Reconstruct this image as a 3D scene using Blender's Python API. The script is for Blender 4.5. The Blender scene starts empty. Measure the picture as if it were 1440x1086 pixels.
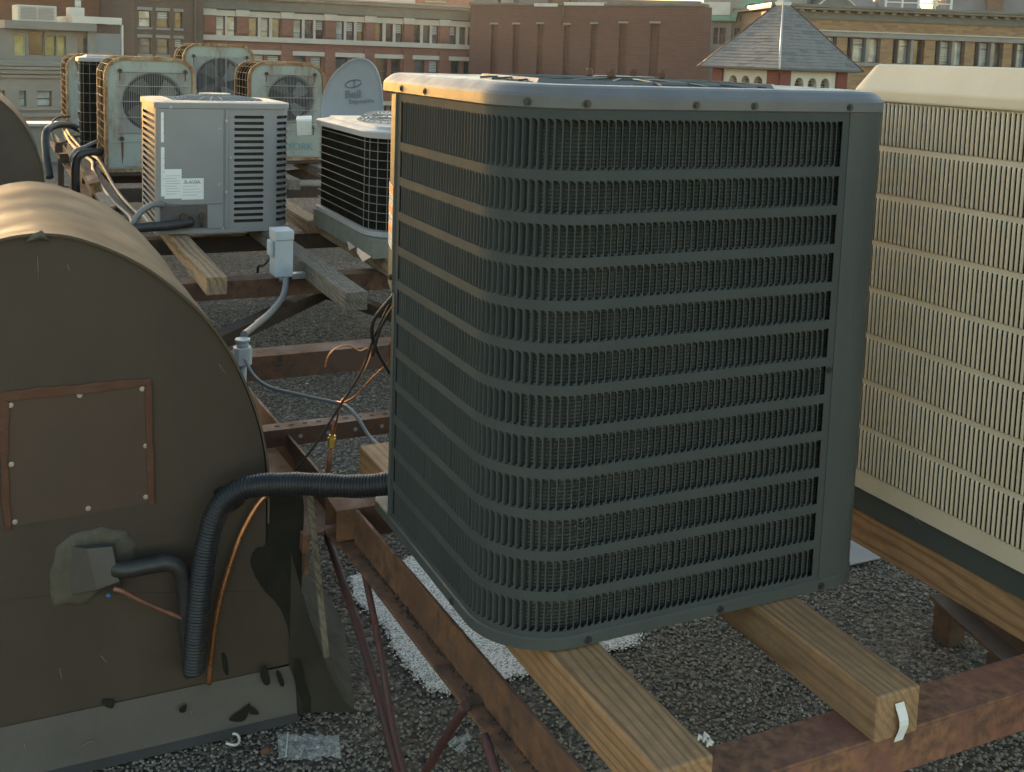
import bpy, math, random
import numpy as np
from mathutils import Vector, Matrix

random.seed(7)
RNG = np.random.default_rng(7)
scene = bpy.context.scene
COL = scene.collection

# ------------------------------------------------------------------ camera
F_PX, PP_Y = 1501.19, 248.65            # focal length and principal row, in photo pixels (1440 wide)
CAM = Vector((-0.70678, -1.46501, 1.55313))
RGT = Vector((0.903868, -0.426468, 0.033877))
UPV = Vector((0.016976, 0.114878, 0.993235))
FWD = Vector((0.427474, 0.897178, -0.111074))
cd = bpy.data.cameras.new('camera')
cam = bpy.data.objects.new('camera', cd)
COL.objects.link(cam)
m = Matrix((RGT, UPV, -FWD)).transposed().to_4x4()
m.translation = CAM
cam.matrix_world = m
cd.sensor_fit = 'HORIZONTAL'
cd.sensor_width = 36.0
cd.lens = F_PX / 1440 * 36
cd.shift_y = (PP_Y - 543) / 1440
cd.clip_start = 0.05
cd.clip_end = 1500
scene.camera = cam

# ------------------------------------------------------------------ sky, sun, exposure
SUN_AZ, SUN_EL = math.atan2(-1, 20.0), math.radians(5.7)
world = bpy.data.worlds.new('World')
scene.world = world
world.use_nodes = True
wn = world.node_tree.nodes
sky = wn.new('ShaderNodeTexSky')
sky.sky_type = 'NISHITA'
sky.sun_disc = False
sky.sun_elevation = SUN_EL
sky.sun_rotation = SUN_AZ
sky.air_density = 1.03
sky.dust_density = 1.0
sky.ozone_density = 0.75
world.node_tree.links.new(sky.outputs[0], wn['Background'].inputs[0])
wn['Background'].inputs[1].default_value = 0.15
sd = bpy.data.lights.new('sun', 'SUN')
sd.energy = 4.8
sd.angle = math.radians(0.5)
sd.color = (1.0, 0.67, 0.36)
sun = bpy.data.objects.new('sun', sd)
COL.objects.link(sun)
sdir = Vector((math.sin(SUN_AZ) * math.cos(SUN_EL), math.cos(SUN_AZ) * math.cos(SUN_EL), math.sin(SUN_EL)))
sun.rotation_euler = (-sdir).to_track_quat('-Z', 'Y').to_euler()
sun.location = (-3, 6, 6)
scene.view_settings.view_transform = 'Standard'
scene.view_settings.look = 'None'
scene.view_settings.gamma = 1
scene.view_settings.exposure = 2.2

# ------------------------------------------------------------------ pixel -> point on a real surface
def ray(px, py):
    return FWD + (px - 720) / F_PX * RGT - (py - PP_Y) / F_PX * UPV
def PZ(px, py, z):
    d = ray(px, py); return CAM + d * ((z - CAM.z) / d.z)
def PY(px, py, y):
    d = ray(px, py); return CAM + d * ((y - CAM.y) / d.y)
def PX(px, py, x):
    d = ray(px, py); return CAM + d * ((x - CAM.x) / d.x)

# ------------------------------------------------------------------ mesh helpers
class MB:
    def __init__(s):
        s.v = []; s.f = []; s.sm = []
    def add(s, vs, fs, smooth=False):
        o = len(s.v)
        s.v += [tuple(p) for p in vs]
        s.f += [tuple(i + o for i in f) for f in fs]
        s.sm += [smooth] * len(fs)
        return s
    def box(s, a, b):
        x0, y0, z0 = a; x1, y1, z1 = b
        return s.add([(x0,y0,z0),(x1,y0,z0),(x1,y1,z0),(x0,y1,z0),(x0,y0,z1),(x1,y0,z1),(x1,y1,z1),(x0,y1,z1)],
              [(3,2,1,0),(4,5,6,7),(0,1,5,4),(1,2,6,5),(2,3,7,6),(3,0,4,7)])
    def obox(s, c, ex, ey, ez, hx, hy, hz):
        c = Vector(c); vs = []
        for sz in (-1, 1):
            for sx, sy in ((-1,-1),(1,-1),(1,1),(-1,1)):
                vs.append(c + ex*sx*hx + ey*sy*hy + ez*sz*hz)
        return s.add(vs, [(3,2,1,0),(4,5,6,7),(0,1,5,4),(1,2,6,5),(2,3,7,6),(3,0,4,7)])
    def bar(s, p, q, w, h, up=Vector((0,0,1))):
        p, q = Vector(p), Vector(q)
        d = (q-p); l = d.length; d.normalize()
        x = d.cross(up).normalized(); u = x.cross(d).normalized()
        return s.obox((p+q)/2, x, d, u, w/2, l/2, h/2)
    def tube(s, pts, r, n=8, cap=True, smooth=True):
        pts = [Vector(p) for p in pts]
        k = len(pts)
        rs = list(r) if hasattr(r, '__len__') else [r]*k
        ref = None; rings = []
        for i in range(k):
            t = (pts[min(i+1,k-1)] - pts[max(i-1,0)]).normalized()
            if ref is None:
                ref = t.orthogonal().normalized()
            ref = (ref - t*ref.dot(t)).normalized()
            b = t.cross(ref)
            rings.append([pts[i] + (ref*math.cos(2*math.pi*j/n) + b*math.sin(2*math.pi*j/n))*rs[i] for j in range(n)])
        vs = [p for rg in rings for p in rg]
        fs = [(i*n+j, i*n+(j+1)%n, (i+1)*n+(j+1)%n, (i+1)*n+j) for i in range(k-1) for j in range(n)]
        s.add(vs, fs, smooth)
        if cap:
            o = len(s.v) - len(vs)
            s.f.append(tuple(o+j for j in reversed(range(n)))); s.sm.append(False)
            s.f.append(tuple(o+(k-1)*n+j for j in range(n))); s.sm.append(False)
        return s
    def cyl(s, p, q, r, n=12, r2=None, smooth=True):
        return s.tube([p, q], [r, r if r2 is None else r2], n, True, smooth)
    def loops(s, lps, closed=True, cap0=False, cap1=False, smooth=False):
        n = len(lps[0]); vs = [p for l in lps for p in l]; fs = []
        for i in range(len(lps)-1):
            for j in range(n if closed else n-1):
                fs.append((i*n+j, i*n+(j+1)%n, (i+1)*n+(j+1)%n, (i+1)*n+j))
        o = len(s.v)
        s.add(vs, fs, smooth)
        if cap0: s.f.append(tuple(o+j for j in reversed(range(n)))); s.sm.append(False)
        if cap1: s.f.append(tuple(o+(len(lps)-1)*n+j for j in range(n))); s.sm.append(False)
        return s
    def prism(s, poly, dvec):
        dvec = Vector(dvec); n = len(poly)
        a = [Vector(p) for p in poly]; b = [p + dvec for p in a]
        return s.add(a+b, [tuple(reversed(range(n))), tuple(range(n, 2*n))] + [(i,(i+1)%n,n+(i+1)%n,n+i) for i in range(n)])
    def mesh(s, name):
        me = bpy.data.meshes.new(name)
        me.from_pydata(s.v, [], s.f)
        me.polygons.foreach_set('use_smooth', s.sm)
        me.update()
        return me
    def build(s, name, mat, parent=None, bevel=0, seg=2, origin=None):
        if origin is not None:
            o_ = Vector(origin); s.v = [tuple(Vector(p) - o_) for p in s.v]
        o = link(name, s.mesh(name), mat, parent)
        if origin is not None:
            o.location = origin
            if parent is not None: o.location = Vector(origin) - wloc(parent)
        elif parent is not None:
            o.location = -wloc(parent)
        if bevel:
            b = o.modifiers.new('bevel', 'BEVEL'); b.width = bevel; b.segments = seg; b.limit_method = 'ANGLE'; b.angle_limit = 0.6
        return o

def wloc(o):
    v = Vector()
    while o is not None:
        v += o.location; o = o.parent
    return v
def link(name, me, mat, parent=None):
    o = bpy.data.objects.new(name, me); COL.objects.link(o)
    if mat is not None and me is not None and not me.materials: me.materials.append(mat)
    if parent is not None: o.parent = parent
    return o
def tag(o, label, cat, group=None):
    o['label'] = label; o['category'] = cat
    if group: o['group'] = group
    return o
def thing(name, label, cat, loc=(0,0,0), group=None):
    o = bpy.data.objects.new(name, None); COL.objects.link(o); o.location = loc
    o.empty_display_size = 0.1
    return tag(o, label, cat, group)
def struct(o, kind='structure'):
    o['kind'] = kind; return o

def catmull(pts, n=8):
    pts = [Vector(p) for p in pts]; out = []
    k = len(pts)
    for i in range(k-1):
        p0, p1, p2, p3 = pts[max(i-1,0)], pts[i], pts[i+1], pts[min(i+2,k-1)]
        for j in range(n):
            t = j/n
            out.append(0.5*((2*p1) + (p2-p0)*t + (2*p0-5*p1+4*p2-p3)*t*t + (3*p1-p0-3*p2+p3)*t*t*t))
    out.append(pts[-1])
    return out

class Path:
    """plan outline (open or closed) with arc length; walks so that the outside is on the left-hand normal given"""
    def __init__(s, pts):
        s.p = [Vector((a[0], a[1])) for a in pts]
        s.s = [0.0]
        for a, b in zip(s.p, s.p[1:]): s.s.append(s.s[-1] + (b-a).length)
        s.len = s.s[-1]
    def at(s, t):
        t = min(max(t, 0), s.len)
        i = 0
        while i < len(s.s)-2 and s.s[i+1] < t: i += 1
        a, b = s.p[i], s.p[i+1]
        k = (t - s.s[i]) / max(s.s[i+1]-s.s[i], 1e-9)
        # smooth tangent
        def tan(j):
            q0, q1 = s.p[max(j-1,0)], s.p[min(j+1,len(s.p)-1)]
            return (q1-q0).normalized()
        tg = (tan(i)*(1-k) + tan(i+1)*k).normalized()
        if (b-a).length > 0.03: tg = (b-a).normalized()
        return a.lerp(b, k), tg, Vector((tg.y, -tg.x))     # point, tangent, outward normal (right-hand side of travel)

def rrect(x0, y0, x1, y1, r, n=10):
    """counter-clockwise rounded rectangle, r = (front-left, front-right, back-right, back-left)"""
    out = []
    for (cx, cy, rr, a0) in ((x0+r[0], y0+r[0], r[0], 180), (x1-r[1], y0+r[1], r[1], 270), (x1-r[2], y1-r[2], r[2], 0), (x0+r[3], y1-r[3], r[3], 90)):
        for j in range(n+1):
            a = math.radians(a0 + 90*j/n)
            out.append((cx + rr*math.cos(a), cy + rr*math.sin(a)))
    return out
def inset(x0, y0, x1, y1, r, d, n=10):
    return rrect(x0+d, y0+d, x1-d, y1-d, [max(q-d, 0.002) for q in r], n)

def strip(mb, path, s0, s1, z0, z1, off=0.0, th=0.0015, ds=0.02):
    """a bent sheet following a path between two heights"""
    k = max(1, int(math.ceil((s1-s0)/ds)))
    lo = []; 
    for i in range(k+1):
        p, t, n = path.at(s0 + (s1-s0)*i/k)
        a = p + n*off; b = p + n*(off-th)
        lo.append([(a.x,a.y,z0),(a.x,a.y,z1),(b.x,b.y,z1),(b.x,b.y,z0)])
    mb.loops(lo, True, True, True)

# ------------------------------------------------------------------ materials
MATS = {}
def nt(name):
    mt = bpy.data.materials.new(name); mt.use_nodes = True
    t = mt.node_tree
    return mt, t, t.nodes, t.links, t.nodes['Principled BSDF']
def coords(n, l, scale=(1,1,1), kind='Object', rnd=True):
    tc = n.new('ShaderNodeTexCoord'); mp = n.new('ShaderNodeMapping')
    mp.inputs['Scale'].default_value = scale
    if rnd:
        oi = n.new('ShaderNodeObjectInfo'); vm = n.new('ShaderNodeVectorMath'); vm.operation = 'SCALE'
        vm.inputs[0].default_value = (7.3, 3.1, 5.7)
        l.new(oi.outputs['Random'], vm.inputs['Scale'])
        va = n.new('ShaderNodeVectorMath'); l.new(tc.outputs[kind], va.inputs[0]); l.new(vm.outputs[0], va.inputs[1])
        l.new(va.outputs[0], mp.inputs[0])
    else:
        l.new(tc.outputs[kind], mp.inputs[0])
    return mp.outputs[0]
def noise(n, l, vec, scale, detail=5, rough=0.55, dist=0.0):
    t = n.new('ShaderNodeTexNoise'); t.inputs['Scale'].default_value = scale; t.inputs['Detail'].default_value = detail
    t.inputs['Roughness'].default_value = rough; t.inputs['Distortion'].default_value = dist
    l.new(vec, t.inputs['Vector']); return t.outputs['Fac']
def ramp(n, l, fac, stops):
    r = n.new('ShaderNodeValToRGB')
    e = r.color_ramp.elements
    while len(e) < len(stops): e.new(0.5)
    for i, (p, c) in enumerate(stops):
        e[i].position = p
        e[i].color = (c, c, c, 1) if not hasattr(c, '__len__') else (c[0], c[1], c[2], 1)
    l.new(fac, r.inputs[0]); return r.outputs[0]
def mix(n, l, fac, a, b, mode='MIX'):
    x = n.new('ShaderNodeMix'); x.data_type = 'RGBA'; x.blend_type = mode
    if isinstance(fac, float): x.inputs[0].default_value = fac
    else: l.new(fac, x.inputs[0])
    for k, c in ((6, a), (7, b)):
        if hasattr(c, '__len__'): x.inputs[k].default_value = (c[0], c[1], c[2], 1)
        else: l.new(c, x.inputs[k])
    return x.outputs[2]
def bump(n, l, h, strength, dist=0.002, prev=None):
    b = n.new('ShaderNodeBump'); b.inputs['Strength'].default_value = strength; b.inputs['Distance'].default_value = dist
    l.new(h, b.inputs['Height'])
    if prev is not None: l.new(prev, b.inputs['Normal'])
    return b.outputs[0]
def paint(name, c1, c2=None, rough=(0.4, 0.6), metal=0.0, scale=6, bmp=0.0, bscale=80, lo=0.35, hi=0.7, streak=1.0, spec=0.5, coat=0.0):
    """worn painted or bare sheet: two tones mixed by noise, uneven gloss, fine relief"""
    mt, t, n, l, p = nt(name)
    v = coords(n, l, (1, 1, streak))
    f = noise(n, l, v, scale, 7, 0.62)
    if c2 is not None:
        l.new(mix(n, l, ramp(n, l, f, [(lo, 0.0), (hi, 1.0)]), c1, c2), p.inputs['Base Color'])
    else:
        p.inputs['Base Color'].default_value = (*c1, 1)
    f2 = noise(n, l, v, scale*2.7, 6)
    l.new(ramp(n, l, f2, [(0.3, rough[0]), (0.7, rough[1])]), p.inputs['Roughness'])
    p.inputs['Metallic'].default_value = metal
    p.inputs['Specular IOR Level'].default_value = spec
    if coat: p.inputs['Coat Weight'].default_value = coat; p.inputs['Coat Roughness'].default_value = 0.25
    if bmp:
        l.new(bump(n, l, noise(n, l, v, bscale, 4), bmp), p.inputs['Normal'])
    return mt
def rusty(name, base, rust1, rust2, amount=0.5, scale=9, rough=(0.55, 0.9), streak=1.0, bmp=0.35):
    mt, t, n, l, p = nt(name)
    v = coords(n, l, (1, 1, streak))
    f = noise(n, l, v, scale, 9, 0.66, 0.3)
    g = noise(n, l, v, scale*5, 6, 0.6)
    rc = mix(n, l, ramp(n, l, g, [(0.35, 0.0), (0.65, 1.0)]), rust1, rust2)
    k = ramp(n, l, f, [(max(0.0, 0.95-amount-0.08), 0.0), (min(1.0, 0.95-amount+0.1), 1.0)])
    l.new(mix(n, l, k, base, rc), p.inputs['Base Color'])
    l.new(ramp(n, l, k, [(0.0, rough[0]), (1.0, rough[1])]), p.inputs['Roughness'])
    l.new(bump(n, l, g, bmp, 0.0015), p.inputs['Normal'])
    return mt
def wood(name, c1, c2, c3, rings=38, dirt=None, weather=0.0, rough=0.75):
    """sawn timber, grain along local Y, growth rings about an axis outside the piece"""
    mt, t, n, l, p = nt(name)
    v0 = coords(n, l, (1, 1, 1))
    mp = n.new('ShaderNodeMapping'); mp.inputs['Scale'].default_value = (1, 0.14, 1); mp.inputs['Location'].default_value = (0.07, 0, -0.05)
    l.new(v0, mp.inputs[0])
    wob = n.new('ShaderNodeTexNoise'); wob.inputs['Scale'].default_value = 5; wob.inputs['Detail'].default_value = 2; l.new(mp.outputs[0], wob.inputs['Vector'])
    vm = n.new('ShaderNodeVectorMath'); vm.operation = 'MULTIPLY_ADD'; l.new(wob.outputs['Color'], vm.inputs[0])
    vm.inputs[1].default_value = (0.11, 0.11, 0.11); l.new(mp.outputs[0], vm.inputs[2])
    w = n.new('ShaderNodeTexWave'); w.wave_type = 'RINGS'; w.rings_direction = 'Y'; w.wave_profile = 'SIN'
    w.inputs['Scale'].default_value = rings; w.inputs['Distortion'].default_value = 4.5; w.inputs['Detail'].default_value = 2; w.inputs['Detail Scale'].default_value = 1.2
    l.new(vm.outputs[0], w.inputs['Vector'])
    fine = n.new('ShaderNodeMapping'); fine.inputs['Scale'].default_value = (1, 0.03, 1); l.new(v0, fine.inputs[0])
    g = noise(n, l, fine.outputs[0], 240, 4)
    big = noise(n, l, mp.outputs[0], 9, 4)
    c = mix(n, l, ramp(n, l, w.outputs['Fac'], [(0.35, 0.0), (0.75, 0.4), (1.0, 1.0)]), c1, c2)
    c = mix(n, l, ramp(n, l, big, [(0.45, 0.0), (0.75, 0.8)]), c, c3)
    c = mix(n, l, ramp(n, l, g, [(0.3, 0.75), (0.6, 1.0)]), (0, 0, 0), c)
    st_ = noise(n, l, v0, 11, 8, 0.7)
    c = mix(n, l, ramp(n, l, st_, [(0.5, 0.0), (0.75, 0.55)]), c, [q*0.45 for q in c3])
    if weather:
        d = noise(n, l, v0, 30, 8, 0.7)
        c = mix(n, l, ramp(n, l, d, [(0.42, 0.0), (0.62, weather)]), c, dirt)
    l.new(c, p.inputs['Base Color'])
    p.inputs['Roughness'].default_value = rough
    p.inputs['Specular IOR Level'].default_value = 0.3
    b = bump(n, l, g, 0.35, 0.0015)
    l.new(b, p.inputs['Normal'])
    return mt
def brick(name, c1, c2, mortar, scale=1.0, rough=0.9):
    """running-bond masonry of a far wall, local X along the wall and Z up"""
    mt, t, n, l, p = nt(name)
    tc = n.new('ShaderNodeTexCoord'); sx = n.new('ShaderNodeSeparateXYZ'); l.new(tc.outputs['Object'], sx.inputs[0])
    cx = n.new('ShaderNodeCombineXYZ'); l.new(sx.outputs[0], cx.inputs[0]); l.new(sx.outputs[2], cx.inputs[1])
    b = n.new('ShaderNodeTexBrick'); l.new(cx.outputs[0], b.inputs['Vector'])
    b.inputs['Scale'].default_value = scale
    b.inputs['Color1'].default_value = (*c1, 1); b.inputs['Color2'].default_value = (*c2, 1); b.inputs['Mortar'].default_value = (*mortar, 1)
    b.inputs['Brick Width'].default_value = 0.42; b.inputs['Row Height'].default_value = 0.14; b.inputs['Mortar Size'].default_value = 0.012
    b.inputs['Bias'].default_value = -0.2
    f = noise(n, l, tc.outputs['Object'], 0.35, 8, 0.65)
    l.new(mix(n, l, ramp(n, l, f, [(0.3, 0.75), (0.7, 1.15)]), (0.5*c1[0], 0.5*c1[1], 0.5*c1[2]), b.outputs['Color']), p.inputs['Base Color'])
    p.inputs['Roughness'].default_value = rough
    l.new(bump(n, l, b.outputs['Fac'], -0.4, 0.01), p.inputs['Normal'])
    return mt
def glass_pane(name, tint, rough=0.08):
    mt, t, n, l, p = nt(name)
    v = coords(n, l, (0.6, 0.6, 0.6))
    f = noise(n, l, v, 3, 3)
    l.new(mix(n, l, ramp(n, l, f, [(0.4, 0.0), (0.65, 1.0)]), tint, [q*1.8+0.01 for q in tint]), p.inputs['Base Color'])
    p.inputs['Roughness'].default_value = rough
    p.inputs['Specular IOR Level'].default_value = 0.9
    return mt

DKGREY = paint('dark_grey_paint', (0.054, 0.062, 0.061), (0.072, 0.080, 0.077), (0.42, 0.58), scale=9, bmp=0.05, bscale=300, spec=0.30, lo=0.3, hi=0.8, streak=0.3)
DKPANEL = paint('matt_dark_grey_paint', (0.052, 0.059, 0.059), (0.068, 0.075, 0.074), (0.6, 0.75), scale=9, bmp=0.05, bscale=300, spec=0.06, lo=0.3, hi=0.8, streak=0.3)
DKLID = paint('sky_sheen_grey_paint', (0.098, 0.100, 0.106), (0.125, 0.127, 0.134), (0.34, 0.5), scale=9, bmp=0.05, bscale=150, spec=0.35)  # same dark grey paint, sky sheen on the lid painted into its tone
BEIGE = paint('beige_paint', (0.58, 0.51, 0.395), (0.50, 0.44, 0.335), (0.5, 0.65), scale=7, bmp=0.04, bscale=200, spec=0.2, streak=0.3)
LTGREY = paint('light_grey_paint', (0.25, 0.245, 0.245), (0.22, 0.218, 0.218), (0.45, 0.6), scale=5, bmp=0.03, spec=0.3)
WIREBASE = paint('curb_sheet_paint', (0.17, 0.172, 0.145), (0.12, 0.12, 0.10), (0.5, 0.7), scale=9, bmp=0.1, bscale=40, spec=0.25)
PALELID = paint('pale_lid_paint', (0.34, 0.325, 0.325), (0.28, 0.265, 0.265), (0.4, 0.55), scale=6, spec=0.3)
BLACKPL = paint('black_plastic', (0.02, 0.022, 0.025), (0.03, 0.03, 0.032), (0.3, 0.45), scale=30)
RUBBER = paint('black_rubber', (0.018, 0.018, 0.02), (0.03, 0.03, 0.03), (0.4, 0.6), scale=25, bmp=0.2, bscale=120)
DARKIN = paint('dark_interior', (0.012, 0.012, 0.012), (0.02, 0.019, 0.017), (0.7, 0.9))
GALV = paint('galvanized_steel', (0.42, 0.42, 0.41), (0.33, 0.33, 0.33), (0.35, 0.55), 0.8, scale=25)
WIREGREY = paint('dull_guard_wire', (0.21, 0.21, 0.20), (0.16, 0.16, 0.15), (0.5, 0.65), 0.2, scale=25)
SHEETGREY = paint('dull_grey_sheet', (0.20, 0.19, 0.195), (0.16, 0.155, 0.155), (0.5, 0.7), scale=6)
ZINC = paint('zinc_screw', (0.55, 0.54, 0.5), None, (0.3, 0.4), 0.9)
PVCGREY = paint('grey_conduit_plastic', (0.17, 0.17, 0.165), (0.14, 0.14, 0.135), (0.45, 0.6), scale=12)
BOXWHITE = paint('pale_grey_box_paint', (0.40, 0.435, 0.46), (0.34, 0.37, 0.395), (0.45, 0.6), scale=10)
COPPER = paint('copper_tube', (0.80, 0.38, 0.20), (0.55, 0.24, 0.12), (0.25, 0.4), 0.95, scale=40)
OLDCOP = paint('dull_copper_tube', (0.30, 0.13, 0.08), (0.16, 0.08, 0.06), (0.5, 0.7), 0.5, scale=30)
BRASS = paint('brass_fitting', (0.75, 0.55, 0.16), (0.6, 0.42, 0.12), (0.25, 0.4), 0.95, scale=40)
STEELRED = rusty('red_primed_steel', (0.19, 0.075, 0.056), (0.10, 0.052, 0.036), (0.27, 0.125, 0.065), 0.52, 9, (0.6, 0.95), 1.0, 0.9)
STEELRUST = rusty('rusted_steel', (0.11, 0.055, 0.034), (0.060, 0.034, 0.024), (0.18, 0.085, 0.038), 0.47, 6, (0.6, 0.95), 1.0, 0.7)
STEELDARK = rusty('dark_rusted_steel', (0.035, 0.024, 0.018), (0.05, 0.03, 0.02), (0.10, 0.05, 0.025), 0.45, 8)
RODRED = rusty('maroon_painted_rod', (0.062, 0.026, 0.026), (0.12, 0.035, 0.03), (0.05, 0.025, 0.02), 0.42, 14)
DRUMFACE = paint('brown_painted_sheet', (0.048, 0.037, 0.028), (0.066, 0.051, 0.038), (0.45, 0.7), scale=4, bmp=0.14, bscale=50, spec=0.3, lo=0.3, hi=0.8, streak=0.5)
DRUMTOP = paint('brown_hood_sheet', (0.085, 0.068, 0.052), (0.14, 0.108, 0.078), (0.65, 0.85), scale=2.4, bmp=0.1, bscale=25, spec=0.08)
FLANGE = paint('grey_brown_flashing', (0.088, 0.079, 0.074), (0.062, 0.056, 0.053), (0.45, 0.65), scale=6, bmp=0.15, bscale=70, lo=0.3, hi=0.75)
TAR = paint('black_roof_tar', (0.009, 0.009, 0.008), (0.018, 0.017, 0.014), (0.55, 0.8), scale=14, bmp=0.5, bscale=35, spec=0.25)
SIDEFL = paint('dark_side_flashing', (0.026, 0.023, 0.018), (0.042, 0.037, 0.029), (0.55, 0.8), scale=7, bmp=0.5, bscale=30, spec=0.25)
PATCHBRN = paint('red_brown_panel_paint', (0.068, 0.038, 0.027), (0.056, 0.036, 0.027), (0.5, 0.7), scale=4, bmp=0.08, bscale=120)
SEALRED = rusty('brown_sealant', (0.085, 0.034, 0.022), (0.06, 0.025, 0.018), (0.11, 0.05, 0.03), 0.4, 22, (0.35, 0.6))
MASTIC = paint('grey_green_mastic', (0.085, 0.075, 0.052), (0.06, 0.052, 0.037), (0.6, 0.85), scale=30, bmp=0.8, bscale=60)
WOODNEW = wood('fresh_fir_timber', (0.39, 0.225, 0.112), (0.245, 0.130, 0.062), (0.30, 0.188, 0.108), 22, (0.16, 0.115, 0.075), 0.35)
WOODOLD = wood('weathered_timber', (0.22, 0.18, 0.135), (0.12, 0.10, 0.08), (0.26, 0.23, 0.19), 24, (0.055, 0.05, 0.045), 0.55, 0.9)
WOODMID = wood('aged_fir_timber', (0.38, 0.235, 0.120), (0.18, 0.115, 0.065), (0.28, 0.21, 0.15), 14, (0.12, 0.10, 0.08), 0.4, 0.85)
PAPER = paint('paper_label', (0.72, 0.72, 0.70), (0.64, 0.64, 0.62), (0.5, 0.6))
ORANGE = paint('orange_print', (0.85, 0.28, 0.06), None, (0.5, 0.6))
INK = paint('grey_print_ink', (0.10, 0.10, 0.11), None, (0.6, 0.7))
LOGOINK = paint('slate_logo_ink', (0.09, 0.115, 0.15), None, (0.5, 0.6))
YORKINK = paint('blue_green_logo_ink', (0.10, 0.24, 0.25), None, (0.5, 0.6))
YGREEN = rusty('pale_green_enamel', (0.27, 0.295, 0.275), (0.16, 0.075, 0.03), (0.24, 0.22, 0.17), 0.36, 5, (0.45, 0.8), 0.35, 0.1)
YRUST = rusty('rusted_enamel_edge', (0.38, 0.30, 0.18), (0.15, 0.065, 0.03), (0.28, 0.15, 0.065), 0.52, 9, (0.5, 0.85), 0.6, 0.2)
DISHGREY = paint('grey_dish_enamel', (0.23, 0.25, 0.285), (0.205, 0.225, 0.26), (0.4, 0.55), scale=5)
WHITEPLASTIC = paint('white_plastic', (0.62, 0.61, 0.57), (0.52, 0.51, 0.47), (0.4, 0.6), scale=12)

def coil_material(name, c1, c2, freq=420.0, metal=0.2, spec=0.2):
    mt, t, n, l, p = nt(name)
    tc = n.new('ShaderNodeTexCoord')
    sx = n.new('ShaderNodeSeparateXYZ'); l.new(tc.outputs['Object'], sx.inputs[0])
    mu = n.new('ShaderNodeMath'); mu.operation = 'MULTIPLY'; mu.inputs[1].default_value = freq; l.new(sx.outputs[2], mu.inputs[0])
    si = n.new('ShaderNodeMath'); si.operation = 'SINE'; l.new(mu.outputs[0], si.inputs[0])
    f = noise(n, l, tc.outputs['Object'], 14, 5)
    cc = mix(n, l, ramp(n, l, f, [(0.35, 0.0), (0.75, 1.0)]), c1, c2)
    ad = n.new('ShaderNodeMath'); ad.operation = 'MULTIPLY_ADD'; ad.inputs[1].default_value = 0.5; ad.inputs[2].default_value = 0.5; l.new(si.outputs[0], ad.inputs[0])
    k1 = noise(n, l, tc.outputs['Object'], 5, 3); k2 = noise(n, l, tc.outputs['Object'], 160, 3)
    mm = n.new('ShaderNodeMath'); mm.operation = 'MULTIPLY'; l.new(ramp(n, l, k1, [(0.63, 0.0), (0.70, 1.0)]), mm.inputs[0]); l.new(ramp(n, l, k2, [(0.58, 0.0), (0.64, 1.0)]), mm.inputs[1])
    cc = mix(n, l, mm.outputs[0], cc, [min(0.6, 3.2*q) for q in c1])
    l.new(mix(n, l, ramp(n, l, ad.outputs[0], [(0.0, 0.7), (0.7, 1.0)]), (0.01, 0.01, 0.01), cc), p.inputs['Base Color'])
    p.inputs['Metallic'].default_value = metal
    p.inputs['Roughness'].default_value = 0.6
    p.inputs['Specular IOR Level'].default_value = spec
    l.new(bump(n, l, si.outputs[0], 0.5, 0.004), p.inputs['Normal'])
    return mt
COIL = coil_material('condenser_coil_fins', (0.090, 0.104, 0.098), (0.150, 0.150, 0.135), 1000.0)
COILMID = coil_material('grey_coil_fins', (0.045, 0.045, 0.038), (0.075, 0.068, 0.055), 1000.0)
COILBLK = coil_material('black_coil_fins', (0.014, 0.013, 0.011), (0.026, 0.023, 0.018), 900, 0.0, 0.0)

def text_mesh(body, size, extrude=0.001):
    cu = bpy.data.curves.new('lettering', 'FONT'); cu.body = body; cu.size = size; cu.extrude = extrude
    cu.align_x = 'CENTER'; cu.align_y = 'CENTER'
    o = bpy.data.objects.new('lettering', cu); COL.objects.link(o)
    me = bpy.data.meshes.new_from_object(o.evaluated_get(bpy.context.evaluated_depsgraph_get()))
    bpy.data.objects.remove(o); bpy.data.curves.remove(cu)
    return me
def place(me, name, mat, parent, origin, ex, ez):
    """lettering: its X along ex and its Y along ez in the world"""
    o = link(name, me, mat, parent)
    ex = Vector(ex).normalized(); ez = Vector(ez).normalized(); n = ex.cross(ez)
    mw = Matrix((ex, ez, n)).transposed().to_4x4(); mw.translation = Vector(origin) - (wloc(parent) if parent else Vector())
    o.matrix_local = mw
    return o
# ================================================================== levels
ZG = 0.0            # gravel
ZS = 0.496          # top of the cross beams
ZT = 0.576          # top of the timbers, foot of the condensers
Z0 = 0.600          # groove above the base pan of the dark condenser
UPZ = Vector((0, 0, 1))
SCREW = MB(); SCREW.cyl((0,0,-0.002),(0,0,0.004), 0.0045, 6, smooth=False); SCREW.cyl((0,0,-0.002),(0,0,0.0015), 0.0075, 12); SCREW_ME = SCREW.mesh('screw')
def screw(parent, pos, nrm, mat, s=1.0, name='screw'):
    o = link(name, SCREW_ME.copy() if not SCREW_ME.materials else SCREW_ME, None, parent)
    if not o.data.materials: o.data.materials.append(mat)
    o.material_slots[0].link = 'OBJECT'; o.material_slots[0].material = mat
    o.rotation_euler = Vector(nrm).to_track_quat('Z', 'Y').to_euler()
    o.scale = (s, s, s)
    o.location = Vector(pos) - wloc(parent)
    return o

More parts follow.
